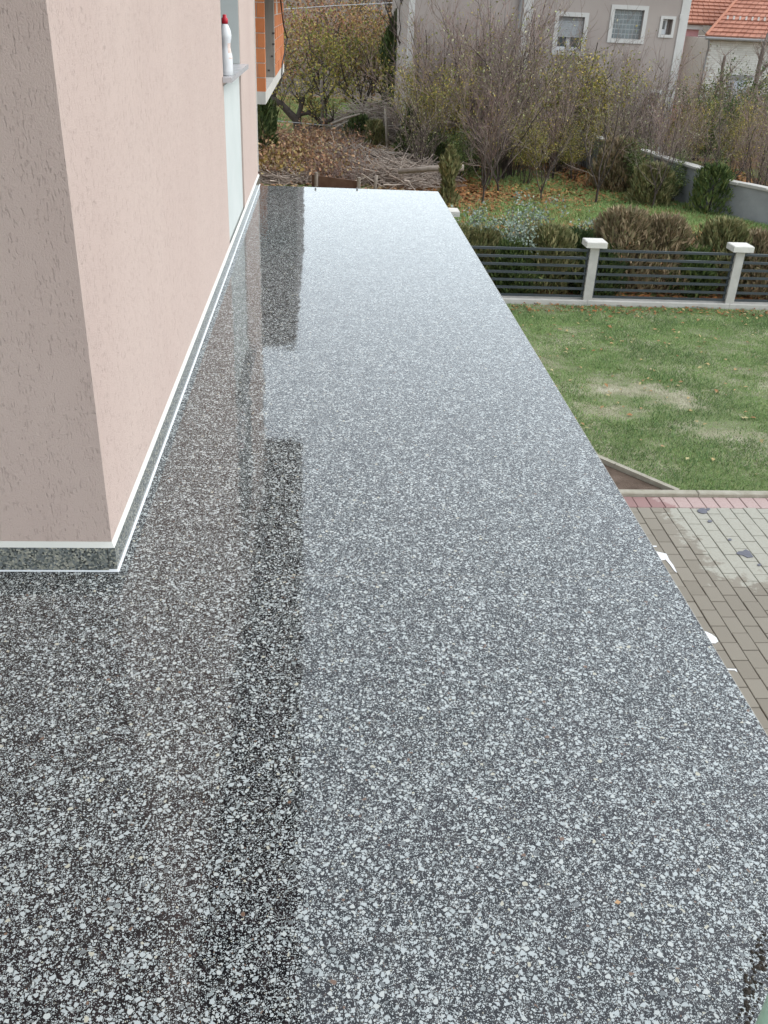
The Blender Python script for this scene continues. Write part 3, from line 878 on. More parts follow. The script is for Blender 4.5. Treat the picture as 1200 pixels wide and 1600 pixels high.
for k, (x0, x1, z0, z1) in enumerate(holes):
    t_ = .13 if k < 2 else .09
    s_ = MB()
    s_.box(x0 - t_, x0 - .001, GY - .03, GY - .001, z0 - t_, z1 + t_).box(x1 + .001, x1 + t_, GY - .03, GY - .001, z0 - t_, z1 + t_)
    s_.box(x0 - .001, x1 + .001, GY - .03, GY - .001, z1 + .001, z1 + t_).box(x0 - .001, x1 + .001, GY - .045, GY - .001, z0 - t_, z0 - .001)
    wd = part('window', s_, TRIM, gh)
    if k in (0, 4):
        zmid = z1 - (z1 - z0) * (.60 if k == 0 else .45)
        sh = part('shutter', MB().box(x0 + .003, x1 - .003, GY + .10, GY + .13, zmid, z1 - .12), SHUT, wd)
        nsl = 9
        for q in range(nsl):
            zz = zmid + (z1 - .12 - zmid) * q / nsl
            part('slat', MB().bevel_box(x0 + .004, x1 - .004, GY + .085, GY + .099, zz + .004, zz + (z1 - .12 - zmid) / nsl - .006), SHUT, wd)
        part('shutter_box', MB().box(x0 + .002, x1 - .002, GY + .08, GY + .2, z1 - .118, z1 - .002), PIPE, wd)
        xm = (x0 + x1) / 2
        for a, c in ((x0 + .004, xm - .004), (xm + .004, x1 - .004)):
            sa = MB()
            fr = .07
            sa.box(a, a + fr, GY + .16, GY + .21, z0 + .004, zmid + .02).box(c - fr, c, GY + .16, GY + .21, z0 + .004, zmid + .02)
            sa.box(a + fr, c - fr, GY + .16, GY + .21, z0 + .004, z0 + fr + .05)
            part('sash', sa, PVC, wd)
            part('pane', MB().box(a + fr, c - fr, GY + .18, GY + .19, z0 + fr + .05, zmid + .02), PANE, wd)
    elif k == 1:
        nx_, nz_ = 8, 6
        for i in range(nx_):
            for j in range(nz_):
                ax, az = (x1 - x0) / nx_, (z1 - z0) / nz_
                part('glass_block', MB().bevel_box(x0 + i * ax + .016, x0 + (i + 1) * ax - .016, GY + .12, GY + .2, z0 + j * az + .016, z0 + (j + 1) * az - .016, .003), GLASSB, wd)
        part('grout', MB().box(x0 + .002, x1 - .002, GY + .135, GY + .19, z0 + .002, z1 - .002), simple('grout', (.40, .42, .43), (.48, .50, .51), .8, 9), wd)
    else:
        fr = .055
        sa = MB()
        xo = x0 + (x1 - x0) * (.62 if k == 2 else 1)
        sa.box(x0 + .004, x0 + fr, GY + .16, GY + .21, z0 + .004, z1 - .004).box(xo - fr, xo, GY + .16, GY + .21, z0 + .004, z1 - .004)
        sa.box(x0 + fr, xo - fr, GY + .16, GY + .21, z0 + .004, z0 + fr + .1).box(x0 + fr, xo - fr, GY + .16, GY + .21, z1 - fr, z1 - .004)
        part('sash', sa, PVC, wd)
        part('pane', MB().box(x0 + fr, xo - fr, GY + .18, GY + .19, z0 + fr + .1, z1 - fr), PANE, wd)

# ------------------------------------------------------------------ white and rose houses far right
def tile_roof(parent, p00, p10, p11, p01, n, mat, th=.05):
    """courses of tiles between the eave edge p00-p10 and the top edge p01-p11"""
    p00, p10, p11, p01 = map(np.array, (p00, p10, p11, p01))
    up = _n(np.cross(p10 - p00, p01 - p00))
    for i in range(n):
        a, c = i / n, (i + 1.12) / n
        L0, R0 = p00 + (p01 - p00) * a, p10 + (p11 - p10) * a
        L1, R1 = p00 + (p01 - p00) * min(c, 1), p10 + (p11 - p10) * min(c, 1)
        m_ = MB()
        W = np.linalg.norm(R0 - L0)
        nt_ = max(2, int(W / .30))
        for k in range(nt_):
            f0, f1 = k / nt_ + .04 / nt_, (k + 1) / nt_ - .04 / nt_
            j = random.uniform(-.008, .008)
            A, B_ = L0 + (R0 - L0) * f0, L0 + (R0 - L0) * f1
            C, D = L1 + (R1 - L1) * f1, L1 + (R1 - L1) * f0
            m_.hull8([A, B_, C - up * th, D - up * th], [A + up * (th * 1.6 + j), B_ + up * (th * 1.6 + j), C + up * (th * .2), D + up * (th * .2)])
        o = part('tile_course', m_, mat, parent)
        o['kind'] = 'stuff'


WY = 50.0
wh = thing('white_house', 'white brick house with orange hipped tile roof and zinc gutter', 'house', (24, WY, G))
wx0, wx1, wz = 19.25, 32.0, .62
part('wall', MB().box(wx0, wx1, WY + .02, WY + 9, G - 1.5, wz), MORTAR, wh)
brk = MB()
for r_ in range(38):
    zb = wz - .075 - r_ * .1
    for c_ in range(14):
        xb = wx0 + c_ * .30 + (.15 if r_ % 2 else 0)
        if 20.55 < xb + .15 < 21.75 and -2.55 < zb < -1.05: continue
        brk.bevel_box(xb + .006, xb + .292, WY + random.uniform(-.008, .004), WY + .019, zb, zb + .088, .004)
wp = part('facing_bricks', brk, WBRICK, wh)
wp['kind'] = 'stuff'
part('wall_face', MB().box(wx0 + 4.5, wx1, WY + .003, WY + .019, G - 1.5, wz - .01), WBRICK, wh)
wd = part('window', MB().box(20.6, 20.68, WY - .03, WY + .018, -2.5, -1.15).box(21.62, 21.7, WY - .03, WY + .018, -2.5, -1.15).box(20.68, 21.62, WY - .03, WY + .018, -2.5, -2.42), PVC, wh)
part('shutter_box', MB().box(20.5, 21.85, WY - .1, WY + .018, -1.148, -.96), PIPE, wd)
part('blind', MB().box(20.68, 21.62, WY - .012, WY + .018, -2.419, -1.149), simple('blind', (.42, .46, .52), (.5, .54, .6), .7, 4), wd)
ez = .66
ridge = (23.3, WY + 5.0, 3.75)
part('roof_deck', MB().add([(wx0 - .4, WY - .45, ez), (wx1, WY - .45, ez), (wx1, ridge[1], ridge[2]), ridge, (wx0 + 3.2, WY + 6, ez)], [(0, 1, 2, 3), (4, 0, 3)]), ROOFOLD, wh)
tile_roof(wh, (wx0 - .4, WY - .45, ez + .05), (wx1, WY - .45, ez + .05), (wx1, ridge[1], ridge[2] + .05), (ridge[0], ridge[1], ridge[2] + .05), 17, ROOFOLD)
hip = MB()
h0, h1 = np.array([wx0 - .42, WY - .47, ez + .12]), np.array([ridge[0], ridge[1], ridge[2] + .16])
hip.tube([h0, h1], [.07, .07], 6)
part('hip_tiles', hip, ROOFT, wh)
part('gutter', MB().tube([(wx0 - .45, WY - .55, ez - .02), (wx1, WY - .55, ez - .02)], [.07, .07], 8), PIPE, wh)
part('downpipe', MB().tube([(wx0 - .25, WY - .52, ez - .05), (wx0 - .1, WY - .3, ez - .45), (wx0 - .05, WY - .08, ez - .8), (wx0 - .05, WY - .08, G - 1)], [.05] * 4, 8), PIPE, wh)
for k in range(24):
    c0 = (20.2 + k * .32, WY + .75, ez + .05 + 1.2 * .568 + .2)
    part('snow_guard', MB().box(c0[0], c0[0] + .08, c0[1], c0[1] + .05, c0[2] - .1, c0[2] + .06), TRIM, wh)

rh = thing('rose_house', 'rose pink plastered house with orange tile roof behind the white one', 'house', (19, 54, G))
RY = 53.5
part('wall', MB().box(17.0, 19.9, RY, RY + 7, G - 1.5, .95), PINKW, rh)
part('cornice', MB().box(16.8, 20.0, RY - .22, RY + .05, .951, 1.16), TRIM, rh)
part('roof_deck', MB().add([(16.6, RY - .35, 1.165), (27, RY - .35, 1.165), (27, RY + 4, 2.72), (17.8, RY + 4, 2.72)], [(0, 1, 2, 3)]), ROOFT, rh)
tile_roof(rh, (16.6, RY - .4, 1.2), (27, RY - .4, 1.2), (27, RY + 4, 2.76), (17.9, RY + 4, 2.76), 9, ROOFT)
part('ridge_tiles', MB().tube([(17.9, RY + 4, 2.8), (27, RY + 4, 2.8)], [.11, .11], 6), ROOFT, rh)
lw = thing('low_brick_wall', 'low rust red brick wall in front of the white house', 'wall', (20, 46, G))
part('wall_panel', MB().box(16.5, 30, 46, 46.25, G - 1, -2.25), RUST, lw)
part('coping', MB().box(16.45, 30, 45.95, 46.3, -2.249, -2.17), RUST, lw)

# ------------------------------------------------------------------ plants
def wob(rng, p0, d, L, n, r0, r1, jit, up=0.0):
    P = [np.array(p0, float)]
    d = np.array(d, float)
    for _ in range(n):
        d = _n(d + rng.normal(0, jit, 3) + np.array([0, 0, up]))
        P.append(P[-1] + d * L / n)
    return np.array(P), np.linspace(r0, r1, n + 1)


def perp(rng, d, spread):
    v = rng.normal(0, 1, 3)
    v = _n(v - d * (v @ d))
    return _n(d * math.cos(spread) + v * math.sin(spread))


def bush_lines(rng, stems, height, lean, twigs, subt, rstem=.018, jit=.12, tw=(.35, .9)):
    S, T, tips = [], [], []
    for k in range(stems):
        a = rng.uniform(0, 2 * np.pi); l = abs(rng.normal(0, lean))
        d = _n(np.array([math.cos(a) * l, math.sin(a) * l, 1]))
        h = height * rng.uniform(.55, 1.05)
        P, r = wob(rng, (math.cos(a) * rng.uniform(0, .25), math.sin(a) * rng.uniform(0, .25), -.1), d, h, 7, rstem * rng.uniform(.7, 1.3), .004, jit, .04)
        S.append((P, r))
        for _ in range(twigs):
            t_ = rng.uniform(.22, .98) * 7
            i = min(int(t_), 6)
            q = P[i] + (P[i + 1] - P[i]) * (t_ - i)
            dd = perp(rng, _n(P[i + 1] - P[i]), rng.uniform(.35, .9))
            P2, r2 = wob(rng, q, dd, height * .16 * rng.uniform(*tw) * 2, 3, .008, .0035, .15, .12)
            T.append((P2, r2)); tips.append(P2[-1]); tips.append(P2[1])
            for _ in range(subt):
                j = rng.integers(0, 3)
                dd2 = perp(rng, _n(P2[j + 1] - P2[j]), rng.uniform(.4, .9))
                P3, r3 = wob(rng, P2[j], dd2, height * .07 * rng.uniform(.6, 1.6), 2, .0055, .003, .15, .1)
                T.append((P3, r3)); tips.append(P3[-1])
    return S, T, np.array(tips)


def tree_lines(rng, height, trunk_h, r0, limbs, levels=3, spread=.7, up=.08, kids=4, droop=0.0):
    S, T, tips = [], [], []
    P, r = wob(rng, (0, 0, -.15), (rng.normal(0, .08), rng.normal(0, .08), 1), trunk_h + .15, 5, r0, r0 * .72, .07)
    S.append((P, r))
    def go(p, d, L, rad, lev):
        P, r = wob(rng, p, d, L, 5 if lev < levels else 3, rad, max(rad * .45, .0028), .16, up)
        (S if rad > .014 else T).append((P, r))
        tips.append(P[-1])
        if lev >= levels:
            tips.append(P[len(P) // 2]); return
        for _ in range(kids + (lev == levels - 1) * 2):
            i = rng.integers(1, len(P) - 1)
            go(P[i], perp(rng, _n(P[i + 1] - P[i]), rng.uniform(.4, spread + .3)), L * rng.uniform(.4, .7), max(r[i] * .55, .0035), lev + 1)
    for k in range(limbs):
        a = 2 * np.pi * (k + rng.uniform(-.3, .3)) / limbs
        d = _n(np.array([math.cos(a) * spread, math.sin(a) * spread, 1]))
        go(P[-1 - (k % 2)], d, (height - trunk_h) * rng.uniform(.6, .9), r0 * .55, 1)
    return S, T, np.array(tips)


def leaf_mesh(rng, pts, size, spread, mat, name='leaves', flat=1.0):
    n = len(pts)
    c = pts + rng.normal(0, spread, (n, 3))
    u = rng.normal(0, 1, (n, 3)); u /= np.linalg.norm(u, axis=1)[:, None]
    v = np.cross(u, rng.normal(0, 1, (n, 3))); v /= np.linalg.norm(v, axis=1)[:, None]
    s = size * rng.uniform(.6, 1.4, (n, 1))
    w_ = s * rng.uniform(.45, .7, (n, 1)) * flat
    nn = np.cross(u, v) * s * .18
    V = np.stack([c - u * s, c + v * w_ + nn, c + u * s, c - v * w_ + nn], 1).reshape(-1, 3)
    F = np.arange(4 * n).reshape(n, 4)
    return np_mesh(name, V, F, mat)


def lines_mesh(name, lines, sides, mat):
    V, F = tube_arrays(lines, sides)
    return np_mesh(name, V, F, mat, True)


def proto(kind, seed):
    """meshes of one kind of woody plant: (part name, mesh) list"""
    rng = np.random.default_rng(seed)
    k = kind
    if k == 'bare':
        S, T, tips = bush_lines(rng, 13, 4.2, .30, 14, 3, .02)
        lv = np.repeat(tips, 2, 0)[rng.random(2 * len(tips)) < .20]
        return [('stems', lines_mesh('stems', S, 5, BARKD)), ('twigs', lines_mesh('twigs', T, 3, TWIG)), ('leaves', leaf_mesh(rng, lv, .04, .03, L_PALE))]
    if k == 'barered':
        S, T, tips = bush_lines(rng, 13, 4.4, .26, 14, 3, .02, tw=(.4, 1.1))
        lv = np.repeat(tips, 2, 0)[rng.random(2 * len(tips)) < .22]
        return [('stems', lines_mesh('stems', S, 5, BARKD)), ('twigs', lines_mesh('twigs', T, 3, TWIGR)), ('leaves', leaf_mesh(rng, lv, .035, .06, L_YEL))]
    if k == 'yellow':
        S, T, tips = bush_lines(rng, 12, 4.0, .22, 12, 3)
        lv = np.repeat(tips[tips[:, 2] > 1.0], 4, 0)
        lv = np.repeat(lv, 2, 0)
        return [('stems', lines_mesh('stems', S, 5, BARKD)), ('twigs', lines_mesh('twigs', T, 3, TWIG)), ('leaves', leaf_mesh(rng, lv, .038, .09, L_YEL))]
    if k in ('fruit_yellow', 'fruit_ochre', 'fruit_russet'):
        S, T, tips = tree_lines(rng, 4.6, .7, .07, 6, 3, .75, .05, 4)
        lv = np.repeat(tips, 14, 0)
        lv = lv[rng.random(len(lv)) < {'fruit_yellow': .5, 'fruit_ochre': .42, 'fruit_russet': .45}[k]]
        return [('trunk', lines_mesh('trunk', S, 6, BARKD)), ('crown', lines_mesh('crown', T, 3, TWIGR)),
                ('leaves', leaf_mesh(rng, lv, .055, .24, {'fruit_yellow': L_YEL, 'fruit_ochre': L_OCH, 'fruit_russet': L_RED}[k]))]
    if k == 'tall_bare':
        S, T, tips = tree_lines(rng, 8.5, 2.5, .12, 5, 4, .45, .12, 3)
        return [('trunk', lines_mesh('trunk', S, 6, BARKD)), ('crown', lines_mesh('crown', T, 3, TWIG))]
    if k == 'low_bare':
        S, T, tips = tree_lines(rng, 4.2, rng.uniform(.3, .8), .05, 4, 4, .6, .12, 3)
        lv = tips[rng.random(len(tips)) < .04]
        return [('trunk', lines_mesh('trunk', S, 6, BARKD)), ('crown', lines_mesh('crown', T, 3, TWIG)), ('leaves', leaf_mesh(rng, lv, .035, .03, L_PALE))]
    if k == 'green':
        S, T, tips = bush_lines(rng, 12, 2.4, .42, 10, 2)
        lv = np.repeat(tips, 8, 0)
        return [('stems', lines_mesh('stems', S, 4, BARKD)), ('leaves', leaf_mesh(rng, lv, .035, .10, L_GRN))]
    raise ValueError(k)


def conifer(seed, h, w_, mat, n=2600, shape='cone', size=.06, core=True):
    rng = np.random.default_rng(seed)
    t_ = rng.random(n) ** .8
    if shape == 'cone': prof = (1 - t_) ** .75 * np.clip(t_ * 6 + .55, 0, 1)
    elif shape == 'column': prof = np.clip((1 - t_) * 3.0, 0, 1) ** .6 * (.75 + .25 * np.sin(t_ * 9 + seed))
    else: prof = np.sqrt(np.clip(1 - (t_ * 1.15 - .25) ** 2, 0, 1))
    a = rng.uniform(0, 2 * np.pi, n)
    lump = 1 + .22 * np.sin(a * 3 + seed) * np.sin(t_ * 7 + seed * 2) + .15 * np.sin(a * 7 + t_ * 17)
    rr = w_ * prof * lump * np.sqrt(rng.uniform(.25, 1.05, n))
    c = np.stack([np.cos(a) * rr, np.sin(a) * rr, t_ * h], 1)
    # upright feathery sprays: each leans outward and up
    d = np.stack([np.cos(a) * .45, np.sin(a) * .45, np.full(n, .9)], 1) + rng.normal(0, .28, (n, 3))
    d /= np.linalg.norm(d, axis=1)[:, None]
    s = size * rng.uniform(.6, 1.7, (n, 1))
    v = np.cross(d, rng.normal(0, 1, (n, 3))); v /= np.linalg.norm(v, axis=1)[:, None]
    V = np.stack([c - d * s, c + v * s * .28, c + d * s * 1.3, c - v * s * .28], 1).reshape(-1, 3)
    out = [('crown', np_mesh('crown', V, np.arange(4 * n).reshape(n, 4), mat))]
    S = [wob(rng, (0, 0, -.1), (0, 0, 1), h * .8, 5, .03, .008, .04)]
    for k in range(14):
        z = rng.uniform(.1, .7) * h
        aa = rng.uniform(0, 6.28)
        S.append(wob(rng, (0, 0, z), (math.cos(aa), math.sin(aa), .9), w_ * .8, 3, .012, .004, .1))
    out.append(('trunk', lines_mesh('trunk', S, 4, BARKD)))
    return out


PROT = {}
def plant(name, kind, label, cat, px, py, ground=None, scale=1.0, rot=None, group=None, seeds=2, loc=None, sz=None):
    i = sum(1 for k in PLANTED if k == kind) % seeds
    PLANTED.append(kind)
    if (kind, i) not in PROT: PROT[(kind, i)] = proto(kind, 100 + len(PROT) * 7)
    p = loc if loc is not None else at(px, py, 2, G)
    o = thing(name, label, cat, p, group)
    o.rotation_euler = (0, 0, rot if rot is not None else random.uniform(0, 6.28))
    o.scale = (scale, scale, scale * (sz or 1))
    for nm, me in PROT[(kind, i)]: link(nm, me, o)
    return o
PLANTED = []

# autumn orchard at the back
for (x, y, k, s, lab) in (
        (0.2, 43, 'fruit_yellow', 1.0, 'yellowing fruit tree behind the tall garden stake'),
        (1.6, 41, 'fruit_yellow', .95, 'yellow green fruit tree behind the upper brush pile'),
        (3.0, 43, 'fruit_ochre', 1.0, 'ochre leaved tree just before the dark evergreen'),
        (-0.6, 49, 'fruit_russet', 1.1, 'russet tree close to the clay block house'),
        (1.2, 50, 'fruit_russet', 1.15, 'russet tree in the middle of the back orchard row'),
        (2.6, 52, 'fruit_ochre', 1.15, 'ochre tree behind the middle of the orchard'),
        (4.2, 50, 'fruit_ochre', 1.1, 'ochre tree at the orchard end near the grey house'),
        (-1.6, 56, 'fruit_russet', 1.2, 'farthest russet tree, behind the clay block house'),
        (0.8, 58, 'fruit_ochre', 1.2, 'farthest ochre tree, under the hillside'),
        (4.4, 57, 'fruit_russet', 1.25, 'farthest russet tree, beside the grey house'),
        (-2.2, 45, 'fruit_ochre', 1.0, 'ochre tree half hidden by the clay block house')):
    plant('fruit_tree', k, lab, 'tree', 0, 0, scale=s, loc=(x, y, G), group='autumn fruit trees of the back orchard')
for (x, y, s, lab) in ((2.5, 60, 1.0, 'tall dark bare tree standing over the orchard'), (4.5, 66, 1.1, 'tall bare tree behind the grey house corner'), (0.3, 70, 1.1, 'tall bare tree on the hillside foot near the clay house'),
                       (3.6, 38, .75, 'slender bare tree beside the white corner of the grey house')):
    plant('bare_tree', 'tall_bare', lab, 'tree', 0, 0, scale=s, loc=(x, y, G + max(0, y - 55) * .15), group='tall bare trees')

# thicket in front of the grey house
for (px, py, k, s, lab) in (
        (676, 248, 'yellow', .9, 'yellowish thicket shrub behind the cone thuja'),
        (700, 252, 'barered', .95, 'reddish bare shrub against the grey house corner'),
        (736, 268, 'bare', 1.15, 'dense bare shrub above the long pale pole'),
        (770, 256, 'barered', 1.15, 'reddish bare shrub in the middle of the thicket'),
        (800, 276, 'bare', .95, 'bare shrub below the downpipe of the grey house'),
        (838, 262, 'yellow', .85, 'thin yellowish shrub under the shuttered window'),
        (872, 270, 'bare', .80, 'bare shrub below the shuttered window, by the wall end'),
        (918, 262, 'yellow', .92, 'yellow green leafy shrub below the glass block window'),
        (952, 258, 'bare', .70, 'bare shrub between yellow shrub and grey house corner'),
        (1010, 262, 'bare', .78, 'bare shrub rising over the higher garden wall'),
        (1042, 268, 'barered', .72, 'reddish bare shrub before the grey house white corner'),
        (720, 240, 'yellow', .80, 'thin yellowish shrub deep in the thicket'),
        (1085, 250, 'barered', .75, 'reddish bare shrub right of the grey house corner'),
        (1125, 258, 'bare', .70, 'bare shrub behind the wall step'),
        (1160, 268, 'barered', .62, 'reddish bare shrub before the white house window'),
        (1195, 276, 'bare', .72, 'bare shrub over the lower garden wall at frame edge'),
        (655, 236, 'barered', 1.0, 'reddish bare shrub touching the grey house corner'),
        (748, 250, 'barered', 1.1, 'reddish bare shrub deep in the thicket against the grey facade'),
        (905, 250, 'barered', .85, 'reddish bare shrub behind the yellow green shrub'),
        (706, 268, 'barered', .9, 'reddish bare shrub beyond the terrace corner'),
        (782, 282, 'bare', .85, 'bare shrub at the thicket foot under the pilaster'),
        (860, 280, 'barered', .72, 'reddish bare shrub beside the end of the garden wall'),
        (962, 285, 'bare', .68, 'bare shrub right before the garden wall end'),
        (1030, 300, 'barered', .6, 'reddish bare shrub half covering the garden wall'),
        (1062, 310, 'bare', .6, 'bare shrub before the tall part of the garden wall'),
        (1170, 322, 'barered', .7, 'reddish bare shrub before the lower garden wall'),
        (1200, 330, 'bare', .7, 'bare shrub before the lower wall at frame edge'),
        (1230, 260, 'barered', .8, 'reddish bare shrub beyond the lower wall')):
    plant('bare_shrub', k, lab, 'shrub', px, py, scale=s, group='bare thicket shrubs', seeds=3)
for (px, py, k, s, lab) in (
        (654, 282, 'bare', .72, 'bare shrub right behind the cone thuja and long pole'), (690, 272, 'yellow', .75, 'yellowish leafy shrub behind the brownish column thuja'),
        (758, 290, 'barered', .7, 'reddish bare shrub at the thicket foot on leaf litter'),
        (790, 262, 'bare', 1.2, 'tall bare shrub against the downpipe'), (820, 288, 'yellow', .55, 'low yellowish shrub at the thicket foot under the downpipe'),
        (895, 282, 'yellow', .5, 'low yellowish shrub before the hidden end of the garden wall'),
        (980, 250, 'barered', .85, 'reddish bare shrub below the tiny low window'),
        (1065, 268, 'yellow', .55, 'yellowish low shrub over the wall coping'),
        (1145, 280, 'yellow', .6, 'yellowish leafy shrub over the lower wall coping'), (1185, 300, 'barered', .55, 'low reddish shrub over the lower wall coping')):
    plant('bare_shrub', k, lab, 'shrub', px, py, scale=s, group='bare thicket shrubs', seeds=3)

for (px, py, s, lab) in ((690, 240, 1.3, 'tall open bare tree before the grey house corner'), (742, 228, 1.4, 'tall open bare tree left of the downpipe'), (812, 240, 1.2, 'open bare tree before the white pilaster'), (876, 250, 1.15, 'open bare tree before the shuttered window'), (752, 318, .62, 'small crooked bare tree in front of the thicket'), (780, 300, .8, 'slim forked bare tree on the garden grass'), (930, 318, .78, 'leaning bare tree before the garden wall'),
                         (1018, 325, .62, 'low bare tree against the garden wall'), (845, 312, .55, 'tiny bare tree behind the silver shrub'), (1120, 330, .72, 'bare tree before the wall step')):
    plant('bare_tree', 'low_bare', lab, 'tree', px, py, scale=s, group='small bare garden trees', seeds=3)
for (px, py, s, lab) in ((1128, 236, 1.15, 'large olive green bush between the grey and white houses'), (1172, 244, 1.1, 'large green bush under the lopped tree'), (1060, 236, .95, 'green bush seen beside the low tiny window'), (715, 282, .6, 'dull green bush at the thicket foot by the terrace'), (765, 276, .55, 'low green bush in the middle of the thicket foot'), (810, 270, .55, 'low green bush at the foot of the downpipe thicket'), (660, 262, .6, 'dull green bush behind the cone thuja'), (1105, 262, .95, 'green bush behind the wall step'), (1150, 250, 1.1, 'green bush in front of the rust brick wall'), (1085, 238, 1.0, 'green bush at the foot of the grey house corner'),
                         (1118, 330, .55, 'dark green ivy bush at the wall step'), (1205, 262, .9, 'green bush behind the lower wall at frame edge'), (875, 268, .55, 'small green bush under the thicket'),
                         (985, 302, .62, 'dull green bush leaning on the garden wall'), (1045, 316, .5, 'small green bush at the wall foot')):
    plant('green_bush', 'green', lab, 'bush', px, py, scale=s, group='green garden bushes', seeds=2)

def conif(name, label, cat, px, py, h, w_, mat, shape, n=2600, size=.06, group=None, loc=None):
    p = loc if loc is not None else at(px, py, 2, G)
    o = thing(name, label, cat, p, group)
    for nm, me in conifer(int(px) % 97 + 1, h, w_, mat, n, shape, size): link(nm, me, o)
    return o
conif('thuja', 'small dark green cone thuja between brush piles and thicket', 'conifer', 638, 262, 1.7, .55, L_THUJA, 'cone', 4500)
conif('evergreen_bush', 'dark evergreen bush under the overhang of the clay block house', 'bush', 407, 250, 1.9, .55, L_THUJA, 'round', 2600, .08)
conif('thuja', 'slim green thuja just beside the cone thuja', 'conifer', 677, 275, 1.25, .27, L_THUJA, 'column', 1500)
conif('thuja', 'brownish column thuja behind the terrace corner', 'conifer', 698, 318, 1.35, .28, L_OLIVE, 'column', 1700)
conif('evergreen_tree', 'dark evergreen beside the grey house corner', 'tree', 614, 200, 4.2, .75, L_THUJA, 'column', 5200, .09)
conif('thuja', 'low green thuja under the upper brush pile', 'conifer', 560, 222, .9, .5, L_THUJA, 'round', 1400)
conif('thuja', 'low olive thuja below the leaning garden stake', 'conifer', 585, 226, .8, .4, L_OLIVE, 'round', 1100)
conif('conifer_bush', 'bronze and green conifer bush against the garden wall', 'conifer', 960, 296, 1.35, .7, L_BRON, 'round', 3600, .07)
conif('conifer_bush', 'dull olive conifer bush at the wall foot', 'conifer', 1015, 318, 1.0, .6, L_OLIVE, 'round', 3000, .06)
conif('conifer_bush', 'dark green conifer bush before the wall step', 'conifer', 1106, 332, 1.15, .55, L_GRN, 'round', 2200, .06)
FH = [(2.35, 16.3, 1.05, .45, L_OLIVE, 'grey olive cypress by the terrace corner'), (2.85, 16.35, 1.0, .5, L_OLIVE, 'olive cypress behind the hidden fence post'),
      (4.05, 16.2, 1.10, .55, L_OLIVE, 'olive green cypress just left of the middle fence post'), (4.62, 16.5, .98, .45, L_THUJA, 'dark cypress right behind the middle fence post'),
      (5.45, 16.5, 1.38, .66, L_BRON, 'broad bronzed cypress right of the middle fence post'), (6.22, 16.5, 1.28, .58, L_BRON, 'narrower bronzed cypress beside the broad one'),
      (7.35, 16.5, 1.25, .55, L_OLIVE, 'olive cypress behind the outer fence post'), (7.95, 16.3, 1.1, .5, L_BRON, 'bronzed cypress at the frame edge behind fence'),
      (4.9, 16.1, .85, .5, L_THUJA, 'low dark cypress behind the fence rails'), (6.75, 16.2, .8, .4, L_GRN, 'low green hedge plant behind the fence rails'),
      (3.4, 16.1, .85, .5, L_GRN, 'low green hedge plant under the silver shrub')]
for i, (x, y, h, w_, m_, lab) in enumerate(FH):
    conif('cypress', lab, 'cypress', i * 13 + 5, 0, h, w_, m_, 'round', 4800, .05, 'cypress hedge behind the fence', (x, y, G))
# silver shrub
rng = np.random.default_rng(5)
S, T, tips = bush_lines(rng, 16, 1.7, .5, 9, 1, .012)
sp_ = at(815, 378, 2, G); sp_ = np.array([3.45, 16.55, G])
o = thing('silver_shrub', 'silvery green leafy shrub just behind the fence rails', 'shrub', sp_)
link('stems', lines_mesh('stems', S, 4, BARK), o)
lv = np.repeat(tips, 6, 0)
link('leaves', leaf_mesh(rng, np.repeat(lv, 2, 0), .027, .07, L_SILV), o)

# old gnarled fruit tree by the clay house
tp = at(466, 212, 2, G)
o = thing('gnarled_tree', 'old gnarled dark fruit tree with thick bent limbs by clay house', 'tree', tp)
def loc_(px, py, dy=0): return at(px, py, 1, tp[1] + dy) - tp
lim = [([loc_(467, 214), loc_(465, 195), loc_(464, 186)], [.20, .16, .15]),
       ([loc_(464, 188), loc_(452, 176), loc_(440, 163), loc_(428, 156), loc_(412, 140, .6)], [.15, .13, .12, .10, .07]),
       ([loc_(464, 188), loc_(468, 176), loc_(471, 163), loc_(475, 152)], [.12, .10, .085, .06]),
       ([loc_(468, 178), loc_(482, 176), loc_(492, 182), loc_(498, 190)], [.09, .08, .065, .05]),
       ([loc_(472, 210), loc_(486, 200), loc_(502, 194), loc_(520, 186, -.5)], [.13, .12, .10, .06])]
lim = [(np.array(a), np.array(b_)) for a, b_ in lim]
tw, tips = [], []
for P, r in lim[1:]:
    for k in range(9):
        i = rng.integers(1, len(P))
        A, r2 = wob(rng, P[i], perp(rng, np.array([0, 0, 1.0]), rng.uniform(.2, 1.0)), rng.uniform(.5, 1.3), 4, .02, .006, .2, .08)
        tw.append((A, r2)); tips += [A[-1], A[2]]
        for _ in range(4):
            B_, r3 = wob(rng, A[rng.integers(1, 4)], perp(rng, np.array([0, 0, 1.0]), .9), .5, 3, .007, .003, .2)
            tw.append((B_, r3)); tips += [B_[-1], B_[1]]
link('trunk', lines_mesh('trunk', lim, 9, BARKD), o)
link('crown', lines_mesh('crown', tw, 3, BARKD), o)
link('leaves', leaf_mesh(rng, np.repeat(np.array(tips), 2, 0), .05, .1, L_YEL), o)

